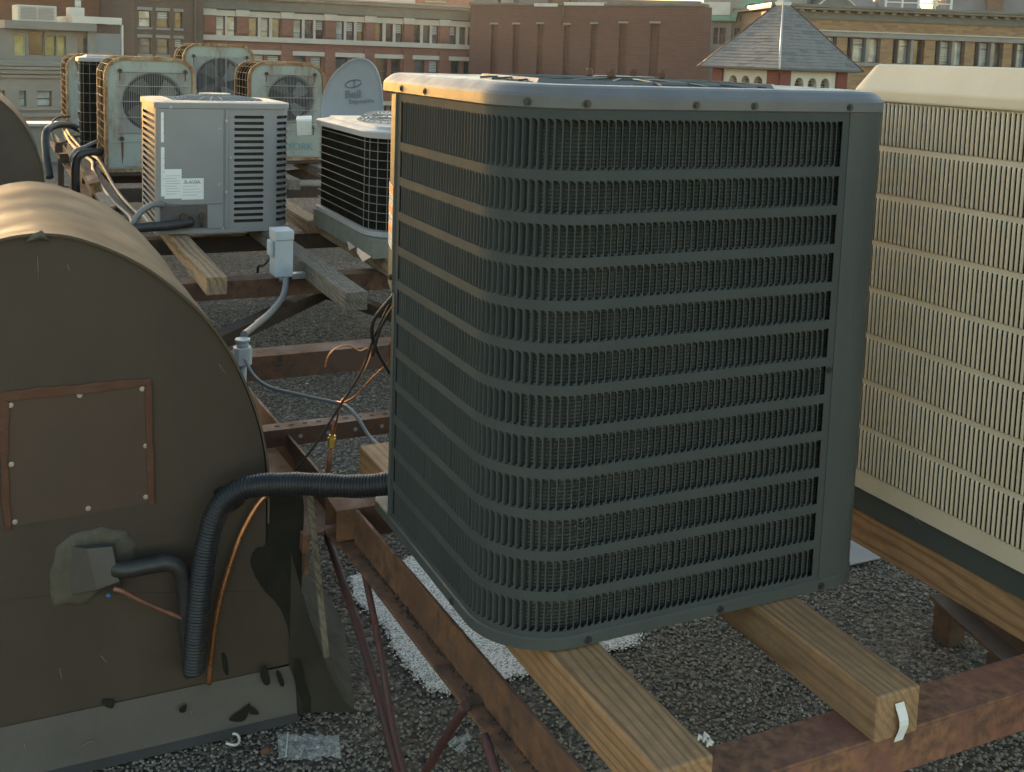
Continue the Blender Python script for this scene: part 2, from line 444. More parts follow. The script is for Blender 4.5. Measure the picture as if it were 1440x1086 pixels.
# ================================================================== dark grey condenser (the subject)
def dark_condenser():
    W, D, RF = 0.777, 0.68, 0.138
    rad = (RF, 0.085, 0.09, 0.05)
    root = thing('condenser_unit', 'tall dark grey condenser with twelve rows of louvers on pale fir timbers', 'air conditioner', (W/2, D/2, ZT))
    pts = [(0, 0.56), (0, RF)] + [(RF - RF*math.cos(a), RF - RF*math.sin(a)) for a in np.linspace(0, math.pi/2, 17)[1:]] + [(0.655, 0)]
    path = Path(pts); path_out = path
    sA = path.s[0] + (0.56 - 0.538)          # louvers start here (far end of the left side)
    sB = path.len - 0.015                    # and end here (right end of the front)
    zr = [(Z0 + 0.0096 + (12-k)*0.0699, Z0 + 0.0096 + (12-k)*0.0699 + (0.081 if k == 1 else 0.0535)) for k in range(12, 0, -1)]
    z_seam = Z0 + 0.876
    fr = MB()
    edges = [Z0] + [q for r in zr for q in r] + [z_seam]
    for i in range(0, len(edges), 2):
        strip(fr, path, sA, sB, edges[i], edges[i+1], 0.0, 0.0018, 0.012)
    strip(fr, path, 0.0, sA, Z0, z_seam, 0.0, 0.0018)
    strip(fr, path, sB, path.len, Z0, z_seam, 0.0, 0.0018)
    panel = fr.build('louver_panel', DKPANEL, root)
    # one pressed louver blade: a thin land in the sheet, a fin turned inwards, rounded ends
    pitch = 0.0129
    def slat_mesh(h):
        m_ = MB(); lw = 0.0010
        fx, fy = 0.0042, 0.0118
        prof = [(-lw, 0.0), (lw, 0.0), (lw+fx, fy), (fx-0.2*lw, fy)]
        m_.prism([(a, b, 0) for a, b in prof], (0, 0, h))
        r = pitch*0.62
        for zb, sg in ((h, -1), (0.0, 1)):
            c = [(-lw, 0.0002, zb)] + [(-lw - r + r*math.cos(a), 0.0002, zb + sg*(r - r*math.sin(a))) for a in np.linspace(0, math.pi/2, 6)]
            if sg > 0: c = c[::-1]
            m_.add(c, [tuple(range(len(c)))])
        m_.add([(-0.0066, 0, 0.0), (-0.0012, 0, 0.0), (-0.0036, 0, 0.0046), (-0.0030, -0.0020, 0.0014)], [(0,3,2),(0,1,3),(1,2,3)])
        me = m_.mesh('louver_blade'); me.materials.append(DKPANEL); return me
    me_s, me_t = slat_mesh(0.0535), slat_mesh(0.081)
    items = []
    n = int((sB - sA) / pitch); d = (sB - sA) / n
    for ri, (za, zb) in enumerate(zr):
        for i in range(1, n):
            p, t, nn = path.at(sA + d*i)
            items.append(((Vector((p.x, p.y, za)) - CAM).length * (1.6 if abs(nn.x) > 0.8 else 1.0), p, t, nn, za, me_t if zb - za > 0.07 else me_s))
    items.sort(key=lambda q: q[0])
    rest = MB()
    for k, (_, p, t, nn, za, me) in enumerate(items):
        M4 = Matrix(((t.x, -nn.x, 0, p.x), (t.y, -nn.y, 0, p.y), (0, 0, 1, za), (0, 0, 0, 1))) @ Matrix.Rotation(random.gauss(0, 0.035) + (random.uniform(-0.25, 0.35) if random.random() < 0.02 else 0), 4, 'Z')
        if k < 290:
            o = bpy.data.objects.new('louver_blade', me); COL.objects.link(o); o.parent = panel
            M4.translation -= wloc(panel); o.matrix_local = M4
        else:
            rest.add([M4 @ v.co for v in me.vertices], [tuple(q.vertices) for q in me.polygons])
    struct(rest.build('louver_blades', DKPANEL, panel), 'stuff')
    # coil behind the louvers
    co = MB(); strip(co, path, 0.01, path.len, Z0+0.004, z_seam-0.004, -0.021, 0.02, 0.015)
    co.build('coil', COIL, root, origin=(W/2, D/2, ZT))
    # corner posts and the back
    post = MB()
    right = Path([(0.655, 0), (W-0.085, 0)] + [(W-0.085+0.085*math.sin(a), 0.085-0.085*math.cos(a)) for a in np.linspace(0, math.pi/2, 9)[1:]] + [(W, D-0.09)] + [(W-0.09+0.09*math.cos(a), D-0.09+0.09*math.sin(a)) for a in np.linspace(0, math.pi/2, 7)[1:]] + [(0.13, D)])
    strip(post, right, 0.0, right.len, Z0, z_seam, 0.0016, 0.003, 0.012)
    post.build('corner_panel', DKGREY, root)
    lp = Path([(0.13, D), (0.07, D), (0.042, D-0.003), (0.029, D-0.012), (0.024, D-0.025), (0, 0.56)])
    cover = MB(); zc = Z0 + 0.47
    strip(cover, lp, 0.0, lp.len, zc, z_seam, 0.004, 0.004, 0.012)
    cover.build('service_cover', DKGREY, root)
    low = MB(); strip(low, lp, 0.0, lp.len, Z0, zc, -0.05, 0.003, 0.02); strip(low, path, 0.0, 0.014, Z0, zc, 0.003, 0.02)
    low.build('piping_recess', DKGREY, root)
    # base pan with rolled rim
    bp = MB()
    L = [(0.004, ZT), (-0.0035, ZT+0.003), (-0.0035, Z0-0.002), (-0.001, Z0), (0.004, Z0+0.0005), (0.03, Z0+0.0005)]
    bp.loops([[(x, y, z) for x, y in inset(0, 0, W, D, rad, q, 24)] for q, z in L], True, True, True)
    bp.build('base_pan', DKGREY, root)
    # lid: skirt, rolled shoulder, top deck with the fan opening
    lid = MB(); prof = [(0.002, z_seam-0.004), (-0.004, z_seam+0.001), (-0.004, z_seam+0.018), (-0.001, z_seam+0.023), (0.011, z_seam+0.033), (0.018, z_seam+0.0365), (0.030, z_seam+0.038), (0.06, z_seam+0.035)]
    lps = [[(x, y, z) for x, y in inset(0, 0, W, D, rad, q, 24)] for q, z in prof]
    cx, cy, fr_ = W/2, D/2, 0.285
    nn_ = len(lps[0])
    angs = [math.atan2(p[1]-cy, p[0]-cx) for p in lps[0]]
    zt = z_seam + 0.035
    lps.append([(cx+fr_*1.02*math.cos(a), cy+fr_*1.02*math.sin(a), zt) for a in angs])
    lps.append([(cx+fr_*math.cos(a), cy+fr_*math.sin(a), zt+0.008) for a in angs])
    lps.append([(cx+fr_*0.97*math.cos(a), cy+fr_*0.97*math.sin(a), zt-0.05) for a in angs])
    lid.loops(lps, True, True, False)
    lo = lid.build('lid', DKLID, root)
    sh = MB(); sh.loops([[(cx+0.275*math.cos(a), cy+0.275*math.sin(a), zt-0.045) for a in np.linspace(0, 2*math.pi, 33)[:-1]]], True, False, True)
    sh.build('fan_well', DARKIN, root)
    g = MB()
    for r_ in np.linspace(0.06, 0.28, 11):
        g.tube([(cx+r_*math.cos(a), cy+r_*math.sin(a), zt+0.006-0.006*(r_/0.28)**4) for a in np.linspace(0, 2*math.pi, 41)], 0.0016, 5, False)
    for a in np.linspace(0, 2*math.pi, 21)[:-1]:
        g.tube([(cx+r_*math.cos(a), cy+r_*math.sin(a), zt+0.0085-0.006*(r_/0.28)**4) for r_ in (0.05, 0.12, 0.2, 0.25, 0.283)], 0.002, 5, False)
    g.build('fan_guard', DKGREY, root)
    mp_ = MB(); mp_.cyl((cx, cy, zt-0.012), (cx, cy, zt+0.010), 0.075, 24); mp_.cyl((cx, cy, zt+0.010), (cx, cy, zt+0.013), 0.06, 24)
    plate = mp_.build('motor_mount', DKGREY, root)
    for (bx, by) in ((-0.055, -0.045), (0.055, -0.05), (-0.05, 0.05), (0.05, 0.045)):
        b = MB(); b.cyl((cx+bx, cy+by, zt+0.008), (cx+bx, cy+by, zt+0.027), 0.0055, 8); b.cyl((cx+bx, cy+by, zt+0.013), (cx+bx, cy+by, zt+0.022), 0.0085, 6, smooth=False)
        b.build('bolt', STEELRUST, plate)
    # screws where the photograph shows them, on the skirt and on the base rim
    for q in ((826, 149), (979, 151), (1061, 150), (1195, 151)):
        p = PY(*q, -0.004); screw(lo, (p.x, -0.005, z_seam+0.009), (0, -1, 0), BLACKPL, 0.85)
    for q in ((597, 130),):
        p = PX(*q, -0.004); screw(lo, (-0.005, p.y, z_seam+0.009), (-1, 0, 0), BLACKPL, 0.85)
    screw(lo, (-0.004, 0.53, z_seam+0.009), (-1, 0, 0), BLACKPL, 1.0)
    screw(lo, (RF*(1-math.cos(0.75))-0.004, RF*(1-math.sin(0.75))-0.003, z_seam+0.009), (-0.73, -0.68, 0), BLACKPL, 0.9)
    for x in (0.16, 0.43, 0.66): screw(root, (x, -0.0045, Z0-0.012), (0, -1, 0), BLACKPL, 0.9)
    screw(root, (-0.0045, 0.2, Z0-0.012), (-1, 0, 0), BLACKPL, 0.9)
    p = PY(1166, 520, 0); screw(root, (p.x, -0.002, p.z), (0, -1, 0), BLACKPL, 0.8)
    screw(root, (-0.005, 0.57, Z0+0.5), (-1, 0, 0), BLACKPL, 0.9)
    # warning sticker on the service cover: white with three orange bands
    def sticker(mb, s0, s1, z0, z1, off):
        strip(mb, lp, s0, s1, z0, z1, off, 0.0004, 0.012)
    smax = lp.len - 0.010; smin = lp.len - 0.122
    zs0, zs1 = Z0+0.555, Z0+0.685
    st = MB(); sticker(st, smin, smax, zs0, zs1, 0.0050); sk = st.build('warning_label', PAPER, root)
    for z in (zs1-0.018, zs1-0.060, zs1-0.100):
        s2 = MB(); sticker(s2, smin+0.002, smax-0.002, z, z+0.016, 0.0054); s2.build('orange_band', ORANGE, sk)
    tx = MB()
    for i, z in enumerate(np.arange(zs0+0.006, zs1-0.02, 0.0045)):
        if any(abs(z-q) < 0.006 or (q-0.002 < z < q+0.017) for q in (zs1-0.018, zs1-0.060, zs1-0.100)): continue
        sticker(tx, smin+0.006, smax-0.006-0.02*((i*7) % 3), z, z+0.0012, 0.0054)
    tx.build('printed_lines', INK, sk)
    return root
DARK = dark_condenser()

# ================================================================== beige condenser to the right
def beige_condenser():
    x0, y0, y1, x1 = 0.98, -0.46, 0.36, 1.78
    rad = (0.03, 0.05, 0.05, 0.05)
    root = thing('condenser_unit', 'beige condenser with close upright ribs beside the dark grey condenser', 'air conditioner', ((x0+x1)/2, (y0+y1)/2, ZT))
    zb, zt = Z0 + 0.066, Z0 + 0.884
    path = Path([(x0+0.05, y1)] + [(x0+0.05-0.05*math.sin(a), y1-0.05+0.05*math.cos(a)) for a in np.linspace(0, math.pi/2, 7)[1:]] + [(x0, y0+0.03), (x0+0.03, y0), (x1-0.02, y0)])
    sA, sB = 0.0, path.s[7] 
    rows = 8; hp = (zt - zb) / rows
    fr = MB(); bands = []
    for k in range(rows+1):
        c = zb + hp*k
        a, b = (c, c+0.012) if 0 < k < rows else ((c-0.03, c+0.012) if k == 0 else (c-0.003, c+0.004))
        strip(fr, path, sA, path.len, a, b, 0.0, 0.0015, 0.03); bands.append((a, b))
    panel = fr.build('ribbed_panel', BEIGE, root)
    pitch = 0.0111; rw = 0.0031
    h = hp - 0.0125
    m_ = MB()
    arc = [(rw*math.cos(a), -0.0032*math.sin(a)) for a in np.linspace(math.pi, 0, 7)]
    lo = []
    for z, k in ((-0.001, 0.35), (0.004, 1.0), (h-0.004, 1.0), (h+0.001, 0.35)):
        lo.append([(a, b*k - (0.0003 if k < 1 else 0), z) for a, b in arc] + [(rw, 0.0018, z), (-rw, 0.0018, z)])
    m_.loops(lo, True, True, True, True)
    me = m_.mesh('rib'); me.materials.append(BEIGE)
    items = []
    n = int((path.len - 0.05) / pitch)
    for k in range(rows):
        for i in range(n):
            p, t, nn = path.at(0.03 + pitch*i)
            c = Vector((p.x, p.y, bands[k][1]))
            items.append(((c - CAM).length, p, t, nn, bands[k][1]))
    items.sort(key=lambda q: q[0] + (2 if q[1].y < -0.30 else 0))
    rest = MB()
    for k, (_, p, t, nn, za) in enumerate(items):
        M4 = Matrix(((t.x, -nn.x, 0, p.x), (t.y, -nn.y, 0, p.y), (0, 0, 1, za), (0, 0, 0, 1)))
        if k < 290:
            o = bpy.data.objects.new('rib', me); COL.objects.link(o); o.parent = panel
            M4.translation -= wloc(panel); o.matrix_local = M4
        else:
            rest.add([M4 @ v.co for v in me.vertices], [tuple(q.vertices) for q in me.polygons], True)
    struct(rest.build('ribs', BEIGE, panel), 'stuff')
    co = MB(); strip(co, path, 0.0, path.len, zb, zt, -0.014, 0.02, 0.03); co.build('coil', COILBLK, root)
    bk = MB(); bk.loops([[(x, y, z) for x, y in inset(x0, y0, x1, y1, rad, 0.045)] for z in (ZT+0.01, zt)], True, True, True); bk.build('inner_body', DARKIN, root)
    bs = MB(); bs.loops([[(x, y, z) for x, y in inset(x0, y0, x1, y1, rad, d)] for d, z in ((0.02, ZT), (0.012, ZT+0.004), (0.012, zb-0.03))], True, True, False)
    bs.build('base_pan', DKGREY, root)  # pan coloured dark to carry the shade it lies in
    rr = (0.10, 0.10, 0.10, 0.06)
    lid = MB(); prof = [(0.004, zt), (-0.010, zt+0.002), (-0.010, zt+0.026), (-0.006, zt+0.031), (0.030, zt+0.079), (0.038, zt+0.082), (0.09, zt+0.082), (0.12, zt+0.072), (0.2, zt+0.072)]
    lid.loops([[(x, y, z) for x, y in inset(x0, y0, x1, y1, rr, q)] for q, z in prof], True, True, True)
    lid.build('lid', BEIGE, root, 0.004)
    cx, cy, g = (x0+x1)/2, (y0+y1)/2, MB()
    for r_ in np.linspace(0.06, 0.24, 8): g.tube([(cx+r_*math.cos(a), cy+r_*math.sin(a), zt+0.082-0.006*(r_/0.24)**3) for a in np.linspace(0, 2*math.pi, 33)], 0.0022, 5, False)
    for a in np.linspace(0, 2*math.pi, 17)[:-1]: g.tube([(cx+r_*math.cos(a), cy+r_*math.sin(a), zt+0.084-0.006*(r_/0.24)**3) for r_ in (0.04, 0.14, 0.245)], 0.0022, 5, False)
    g.build('fan_guard', BEIGE, root)
    fw = MB(); fw.cyl((cx, cy, zt+0.0725), (cx, cy, zt+0.0735), 0.245, 32); fw.build('fan_well', DARKIN, root)
    return root
beige_condenser()
# ================================================================== roof surface
def ground_material():
    mt, t, n, l, p = nt('roof_grit')
    tc = n.new('ShaderNodeTexCoord'); v = tc.outputs['Object']
    vo = n.new('ShaderNodeTexVoronoi'); vo.inputs['Scale'].default_value = 85; l.new(v, vo.inputs['Vector'])
    big = noise(n, l, v, 2.2, 6, 0.6)
    fine = noise(n, l, v, 260, 3)
    c = mix(n, l, ramp(n, l, big, [(0.42, 0.0), (0.6, 1.0)]), (0.145, 0.121, 0.096), (0.20, 0.155, 0.112))
    sep = n.new('ShaderNodeSeparateColor'); l.new(vo.outputs['Color'], sep.inputs[0])
    st = ramp(n, l, sep.outputs[0], [(0.0, 0.35), (0.6, 0.8), (0.92, 1.4), (1.0, 2.4)])
    c = mix(n, l, 1.0, c, st, 'MULTIPLY')
    c = mix(n, l, ramp(n, l, fine, [(0.3, 0.55), (0.6, 1.0)]), (0.012, 0.011, 0.010), c)
    l.new(c, p.inputs['Base Color']); p.inputs['Roughness'].default_value = 0.92
    inv = n.new('ShaderNodeMath'); inv.operation = 'SUBTRACT'; inv.inputs[0].default_value = 1.0; l.new(vo.outputs['Distance'], inv.inputs[1])
    b = bump(n, l, inv.outputs[0], 0.9, 0.012)
    l.new(bump(n, l, fine, 0.5, 0.004, b), p.inputs['Normal'])
    return mt
GRIT = ground_material()
nx, ny = 90, 80
gx = np.linspace(-14, 22, nx); gy = np.linspace(-6, 14.2, ny)
g = MB(); g.add([(x, y, -0.006 + 0.004*math.sin(x*3.1)*math.cos(y*2.3)) for y in gy for x in gx], [(j*nx+i, j*nx+i+1, (j+1)*nx+i+1, (j+1)*nx+i) for j in range(ny-1) for i in range(nx-1)], True)
struct(g.build('roof_deck', GRIT))

def stones(name, x0, x1, y0, y1, dens, rlo, rhi, keep=None):
    mt = MATS.get('stone')
    if mt is None:
        mt, t, n, l, p = nt('loose_gravel')
        ge = n.new('ShaderNodeNewGeometry')
        l.new(ramp(n, l, ge.outputs['Random Per Island'], [(0.0, (0.125, 0.106, 0.086)), (0.4, (0.175, 0.150, 0.122)), (0.75, (0.21, 0.180, 0.146)), (0.95, (0.25, 0.212, 0.168)), (0.995, (0.28, 0.25, 0.21)), (1.0, (0.5, 0.48, 0.45))]), p.inputs['Base Color'])
        p.inputs['Roughness'].default_value = 0.8
        MATS['stone'] = mt
    k = int((x1-x0)*(y1-y0)*dens)
    x = RNG.uniform(x0, x1, k); y = RNG.uniform(y0, y1, k)
    # bare, trodden patches
    f = np.sin(x*2.3+1.1)*np.cos(y*2.9-0.4) + 0.6*np.sin(x*5.7+y*4.1) + 0.35*np.sin(x*11.0-y*9.0)
    ok = RNG.uniform(-1.3, 1.0, k) < f + 0.62
    if keep is not None: ok &= keep(x, y)
    x, y = x[ok], y[ok]; k = len(x)
    ph = (1+5**0.5)/2
    V = np.array([(-1,ph,0),(1,ph,0),(-1,-ph,0),(1,-ph,0),(0,-1,ph),(0,1,ph),(0,-1,-ph),(0,1,-ph),(ph,0,-1),(ph,0,1),(-ph,0,-1),(-ph,0,1)])/1.9
    Fc = np.array([(0,11,5),(0,5,1),(0,1,7),(0,7,10),(0,10,11),(1,5,9),(5,11,4),(11,10,2),(10,7,6),(7,1,8),(3,9,4),(3,4,2),(3,2,6),(3,6,8),(3,8,9),(4,9,5),(2,4,11),(6,2,10),(8,6,7),(9,8,1)])
    r = rlo + (rhi-rlo)*RNG.beta(1.6, 3.2, k)
    S = np.stack([r*RNG.uniform(0.8, 1.35, k), r*RNG.uniform(0.6, 1.0, k), r*RNG.uniform(0.4, 0.8, k)], -1)
    P = V[None] * S[:, None] * RNG.uniform(0.72, 1.22, (k, 12, 1))
    a = RNG.uniform(0, 6.283, k); b = RNG.normal(0, 0.35, k)
    ca, sa, cb, sb = np.cos(a)[:, None], np.sin(a)[:, None], np.cos(b)[:, None], np.sin(b)[:, None]
    yy = P[..., 1]*cb - P[..., 2]*sb; zz = P[..., 1]*sb + P[..., 2]*cb
    X = P[..., 0]*ca - yy*sa; Y = P[..., 0]*sa + yy*ca
    co = np.stack([X + x[:, None], Y + y[:, None], zz + (S[:, 2]*0.55)[:, None] - 0.004], -1).reshape(-1, 3)
    fi = (Fc[None] + (np.arange(k)*12)[:, None, None]).reshape(-1)
    me = bpy.data.meshes.new(name)
    me.vertices.add(len(co)); me.vertices.foreach_set('co', co.astype(np.float32).ravel())
    nf = k*20
    me.loops.add(nf*3); me.loops.foreach_set('vertex_index', fi.astype(np.int32))
    me.polygons.add(nf); me.polygons.foreach_set('loop_start', np.arange(0, nf*3, 3, dtype=np.int32)); me.polygons.foreach_set('loop_total', np.full(nf, 3, dtype=np.int32))
    me.update(); me.validate()
    return struct(link(name, me, mt), 'stuff')
# white granular repair patch
WHITEP = None
mt, t, n, l, p = nt('white_granules'); WHITEP = mt
v = coords(n, l, (1, 1, 1), rnd=False)
sp = noise(n, l, v, 190, 4, 0.7)
bl = noise(n, l, v, 16, 6, 0.7)
c_ = mix(n, l, ramp(n, l, sp, [(0.40, 0.0), (0.54, 1.0)]), (0.17, 0.15, 0.13), (0.74, 0.70, 0.65))
c_ = mix(n, l, ramp(n, l, bl, [(0.56, 0.0), (0.70, 0.75)]), c_, (0.13, 0.12, 0.105))
l.new(c_, p.inputs['Base Color']); p.inputs['Roughness'].default_value = 0.95
l.new(bump(n, l, sp, 0.8, 0.004), p.inputs['Normal'])
def ground_poly(px, z, jitter=0.0, sub=4):
    pts = [PZ(x, y, z) for x, y in px]
    out = []
    for a, b in zip(pts, pts[1:] + pts[:1]):
        for j in range(sub):
            q = a.lerp(b, j/sub); out.append(Vector((q.x + random.uniform(-jitter, jitter), q.y + random.uniform(-jitter, jitter), z)))
    return out
pp = ground_poly([(493,812),(500,845),(528,868),(548,890),(556,915),(578,938),(590,953),(612,952),(600,965),(632,974),(680,962),(737,947),(800,930),(856,914),(893,906),(898,888),(760,780),(640,760),(575,786)], 0.0, 0.0035, 12)
def near_keep(x, y):
    ins = np.zeros(len(x), bool)
    for a, b in zip(pp, pp[1:] + pp[:1]):
        c = ((a.y > y) != (b.y > y)) & (x < (b.x-a.x)*(y-a.y)/((b.y-a.y) if abs(b.y-a.y) > 1e-9 else 1e-9) + a.x)
        ins ^= c
    return ~((x < -0.16) & (y > 0.86)) & (~ins | (RNG.random(len(x)) < 0.05))
stones('loose_gravel', -0.75, 2.7, -0.45, 2.0, 10500, 0.0023, 0.0075, near_keep)
stones('loose_gravel', -0.15, 2.3, 2.0, 5.2, 4400, 0.0036, 0.010, lambda x, y: x > -0.1)

wp = MB(); wp.prism(pp[::-1], (0, 0, 0.0035)); 
tag(wp.build('roof_patch', WHITEP), 'white granular repair patch on the roof under the dark grey condenser', 'roof patch')
gr_ = MB()
for a, b in zip(pp, pp[1:] + pp[:1]):
    for k_ in range(11):
        q = a.lerp(b, random.random()); r = random.uniform(0.0015, 0.0045); dd = abs(random.gauss(0, 0.012)); an = random.uniform(0, 6.283)
        c = Vector((q.x + dd*math.cos(an), q.y + dd*math.sin(an), r*0.6)); v3 = [c + Vector((r*math.cos(t_+an), r*0.8*math.sin(t_+an), random.uniform(-0.3, 0.2)*r)) for t_ in (0, 1.25, 2.5, 3.8, 5.0)]
        gr_.add(v3 + [c + Vector((0, 0, r*0.7))], [(0,1,5),(1,2,5),(2,3,5),(3,4,5),(4,0,5)])
struct(gr_.build('loose_granules', WHITEP), 'stuff')

# ================================================================== steel frame
def beam_box(name, label, p, q, w, h, mat, cat='steel beam', group=None, lip=0.0):
    """a channel: web and two flanges between two points on its top centre line"""
    p, q = Vector(p), Vector(q); c = (p+q)/2
    d = (q-p).normalized(); x = d.cross(UPZ).normalized()
    l2 = (q-p).length/2; t_ = 0.006
    mb = MB()
    mb.obox(c - UPZ*t_/2, x, d, UPZ, w/2, l2, t_/2)
    mb.obox(c + x*(w/2-t_/2) - UPZ*(h/2+t_/2), x, d, UPZ, t_/2, l2, h/2-t_/2)
    mb.obox(c - x*(w/2-t_/2) - UPZ*(h/2+t_/2), x, d, UPZ, t_/2, l2, h/2-t_/2)
    o = mb.build(name, mat, None, 0.0015, origin=c)
    return tag(o, label, cat, group)
beam_box('steel_beam', 'red primed steel channel carrying the front ends of the fir timbers', (0.085, -0.248, ZS), (2.3, -0.248, ZS), 0.085, 0.075, STEELRED)
beam_box('steel_beam', 'rusty steel channel under the back of the dark grey condenser', (-0.03, 0.885, ZS), (2.2, 0.885, ZS), 0.10, 0.075, STEELRUST)
beam_box('steel_beam', 'bare rusty steel channel between the white junction box and the copper lines', (-0.06, 2.2, ZS), (2.0, 2.2, ZS), 0.11, 0.085, STEELRUST)
beam_box('steel_beam', 'rusty steel channel under the cut end of the grey condenser timber', (-0.05, 3.45, ZS), (2.2, 3.45, ZS), 0.11, 0.085, STEELRUST)
beam_box('steel_beam', 'dark steel channel under the light grey condenser', (-0.05, 4.62, ZS), (2.3, 4.62, ZS), 0.10, 0.09, STEELDARK)
beam_box('steel_beam', 'dark steel channel below the front of the pale green condensers', (-0.15, 6.75, ZS), (2.6, 6.75, ZS), 0.10, 0.09, STEELDARK)
beam_box('steel_beam', 'dark steel channel below the back of the pale green condensers', (-0.15, 7.9, ZS), (2.6, 7.9, ZS), 0.10, 0.09, STEELDARK)
beam_box('steel_brace', 'dark low steel brace rising towards the timber end beside the grey conduit', PZ(292, 476, 0.36), PZ(452, 404, 0.36), 0.07, 0.06, STEELDARK, 'steel brace')
beam_box('steel_brace', 'dark low steel brace emerging beyond the sawn end of the weathered timber', PZ(440, 398, 0.36), PZ(590, 448, 0.36), 0.06, 0.05, STEELDARK, 'steel brace')
# perforated strut
dr = thing('perforated_angle', 'rusty perforated steel angle crossing the gravel below the copper lines', 'steel angle', (0.5, 1.44, ZS))
da = MB(); ya, yb = 1.41, 1.465
da.box((-0.08, ya, ZS-0.004), (1.3, yb, ZS)); da.box((-0.08, ya, ZS-0.05), (1.3, ya+0.004, ZS-0.0042))
da.build('angle_section', STEELRUST, dr)
for i in range(12):
    hx = -0.03 + i*0.04
    h_ = MB(); h_.cyl((hx, 1.442, ZS+0.0002), (hx, 1.442, ZS+0.0012), 0.0075, 10); h_.build('punched_hole', DARKIN, dr)
    if i % 2:
        h_ = MB(); h_.cyl((hx+0.02, ya-0.0012, ZS-0.025), (hx+0.02, ya-0.0002, ZS-0.025), 0.006, 10); h_.build('punched_hole', PALELID, dr)

# long joist under the left side: angle chord with rod web
J0, J1 = Vector((0.072, -0.65, 0)), Vector((0.013, 0.835, 0))
def jx(y): return J0.x + (J1.x-J0.x)*(y-J0.y)/(J1.y-J0.y)
jo = thing('steel_joist', 'rusty open web joist with gravel in its angle, running past the dark grey condenser', 'steel joist', (0.05, 0, 0.4))
def ang(y0, y1, zt, zf, fw, mat, name, leg=True):
    mb = MB(); a = Vector((jx(y0), y0, 0)); b = Vector((jx(y1), y1, 0)); d = (b-a).normalized(); x = Vector((d.y, -d.x, 0))
    l2 = (b-a).length/2; c = (a+b)/2
    if leg: mb.obox(c + x*0.004 + UPZ*(zt+zf)/2, x, d, UPZ, 0.004, l2, (zt-zf)/2)
    mb.obox(c - x*(fw/2-0.008) + UPZ*(zf-0.004), x, d, UPZ, fw/2, l2, 0.004)
    return mb.build(name, mat, jo, 0.0012, origin=(c.x, c.y, zf))
ang(-0.65, 0.835, 0.494, 0.412, 0.040, STEELRUST, 'chord_angle')
ang(0.84, 0.935, 0.5, 0.412, 0.05, STEELRUST, 'chord_angle', False)
ang(0.94, 2.1, 0.48, 0.402, 0.09, STEELRUST, 'chord_angle')
def rod(px, r, ext=1.25, name='web_rod', mat=RODRED):
    pts = []
    for (x, y) in px: pts.append(PX(x, y, 0.005))
    e = pts[-1] + (pts[-1]-pts[-2]).normalized()*0.5
    k = (0.0 - pts[-1].z)/(e.z - pts[-1].z); pts.append(pts[-1].lerp(e, k))
    mb = MB(); mb.tube(catmull(pts, 4), r, 10); return mb.build(name, mat, jo)
rod([(443, 704), (476, 800), (520, 935), (560, 1086)], 0.0098)
rod([(510, 793), (532, 900), (550, 1010), (568, 1086)], 0.0075)
rod([(655, 992), (628, 1036), (598, 1086)], 0.0085)
rod([(680, 1034), (690, 1062), (698, 1086)], 0.0085)
deb = MB()
for i in range(380):
    y = random.uniform(-0.2, 0.82); x = jx(y) - abs(random.gauss(0.002, 0.005)); r = random.uniform(0.0009, 0.0024)
    if i < 3: r = 0.0055
    mbp = Vector((x, y, 0.412 + r*0.6)); deb.tube([mbp - Vector((r, 0, 0)), mbp, mbp + Vector((r, 0, 0))], [r*0.5, r, r*0.45], 6)
struct(deb.build('debris', STEELDARK, jo), 'stuff')
wd = MB(); q = PX(612, 932, jx(0.18)-0.02); wd.obox((jx(0.16)-0.012, 0.16, 0.415), Vector((1,0,0)), Vector((0,1,0)), UPZ, 0.018, 0.012, 0.005); wd.build('weld_plate', STEELDARK, jo, 0.003)
fj = MB(); a_, b_ = Vector((-0.03, 2.26, 0)), Vector((-0.2, 12.0, 0))
fj.bar(a_ + UPZ*0.44, b_ + UPZ*0.44, 0.012, 0.10); fj.bar(a_ + UPZ*0.394 - Vector((0.035,0,0)), b_ + UPZ*0.394 - Vector((0.035,0,0)), 0.07, 0.01)
tag(fj.build('steel_joist', STEELRUST, None, 0.002, origin=(-0.1, 7, 0.44)), 'rusty steel joist running back along the left of the pale green condensers', 'steel joist')
j2 = MB(); j2.box((1.95, -0.5, 0.30), (1.962, 8.2, 0.41)); j2.box((1.90, -0.5, 0.29), (1.948, 8.2, 0.30))
tag(j2.build('steel_joist', STEELDARK, None, 0.002, origin=(1.95, 3.8, 0.35)), 'dark steel joist carrying the far ends of the cross channels', 'steel joist')
# stub posts that carry the cross channels (their feet stand on the gravel)
for (sx, sy, lb) in ((2.06, -0.248, 'short steel post under the red primed channel'), (2.06, 2.2, 'short steel post under the bare rusty channel'), (2.06, 4.62, 'short steel post under the channel behind the wire guard condenser'), (-0.09, 6.0, 'short steel post under the far left joist'), (-0.18, 11.0, 'short steel post at the far end of the left joist'), (2.06, 7.9, 'short steel post under the pale green condenser frame')):
    mb = MB(); mb.box((sx-0.03, sy-0.03, 0.006), (sx+0.03, sy+0.03, 0.386 if sx < 1 else 0.412)); mb.box((sx-0.07, sy-0.07, -0.004), (sx+0.07, sy+0.07, 0.006))
    tag(mb.build('steel_post', STEELDARK, None, 0.002, origin=(sx, sy, 0)), lb, 'steel post')
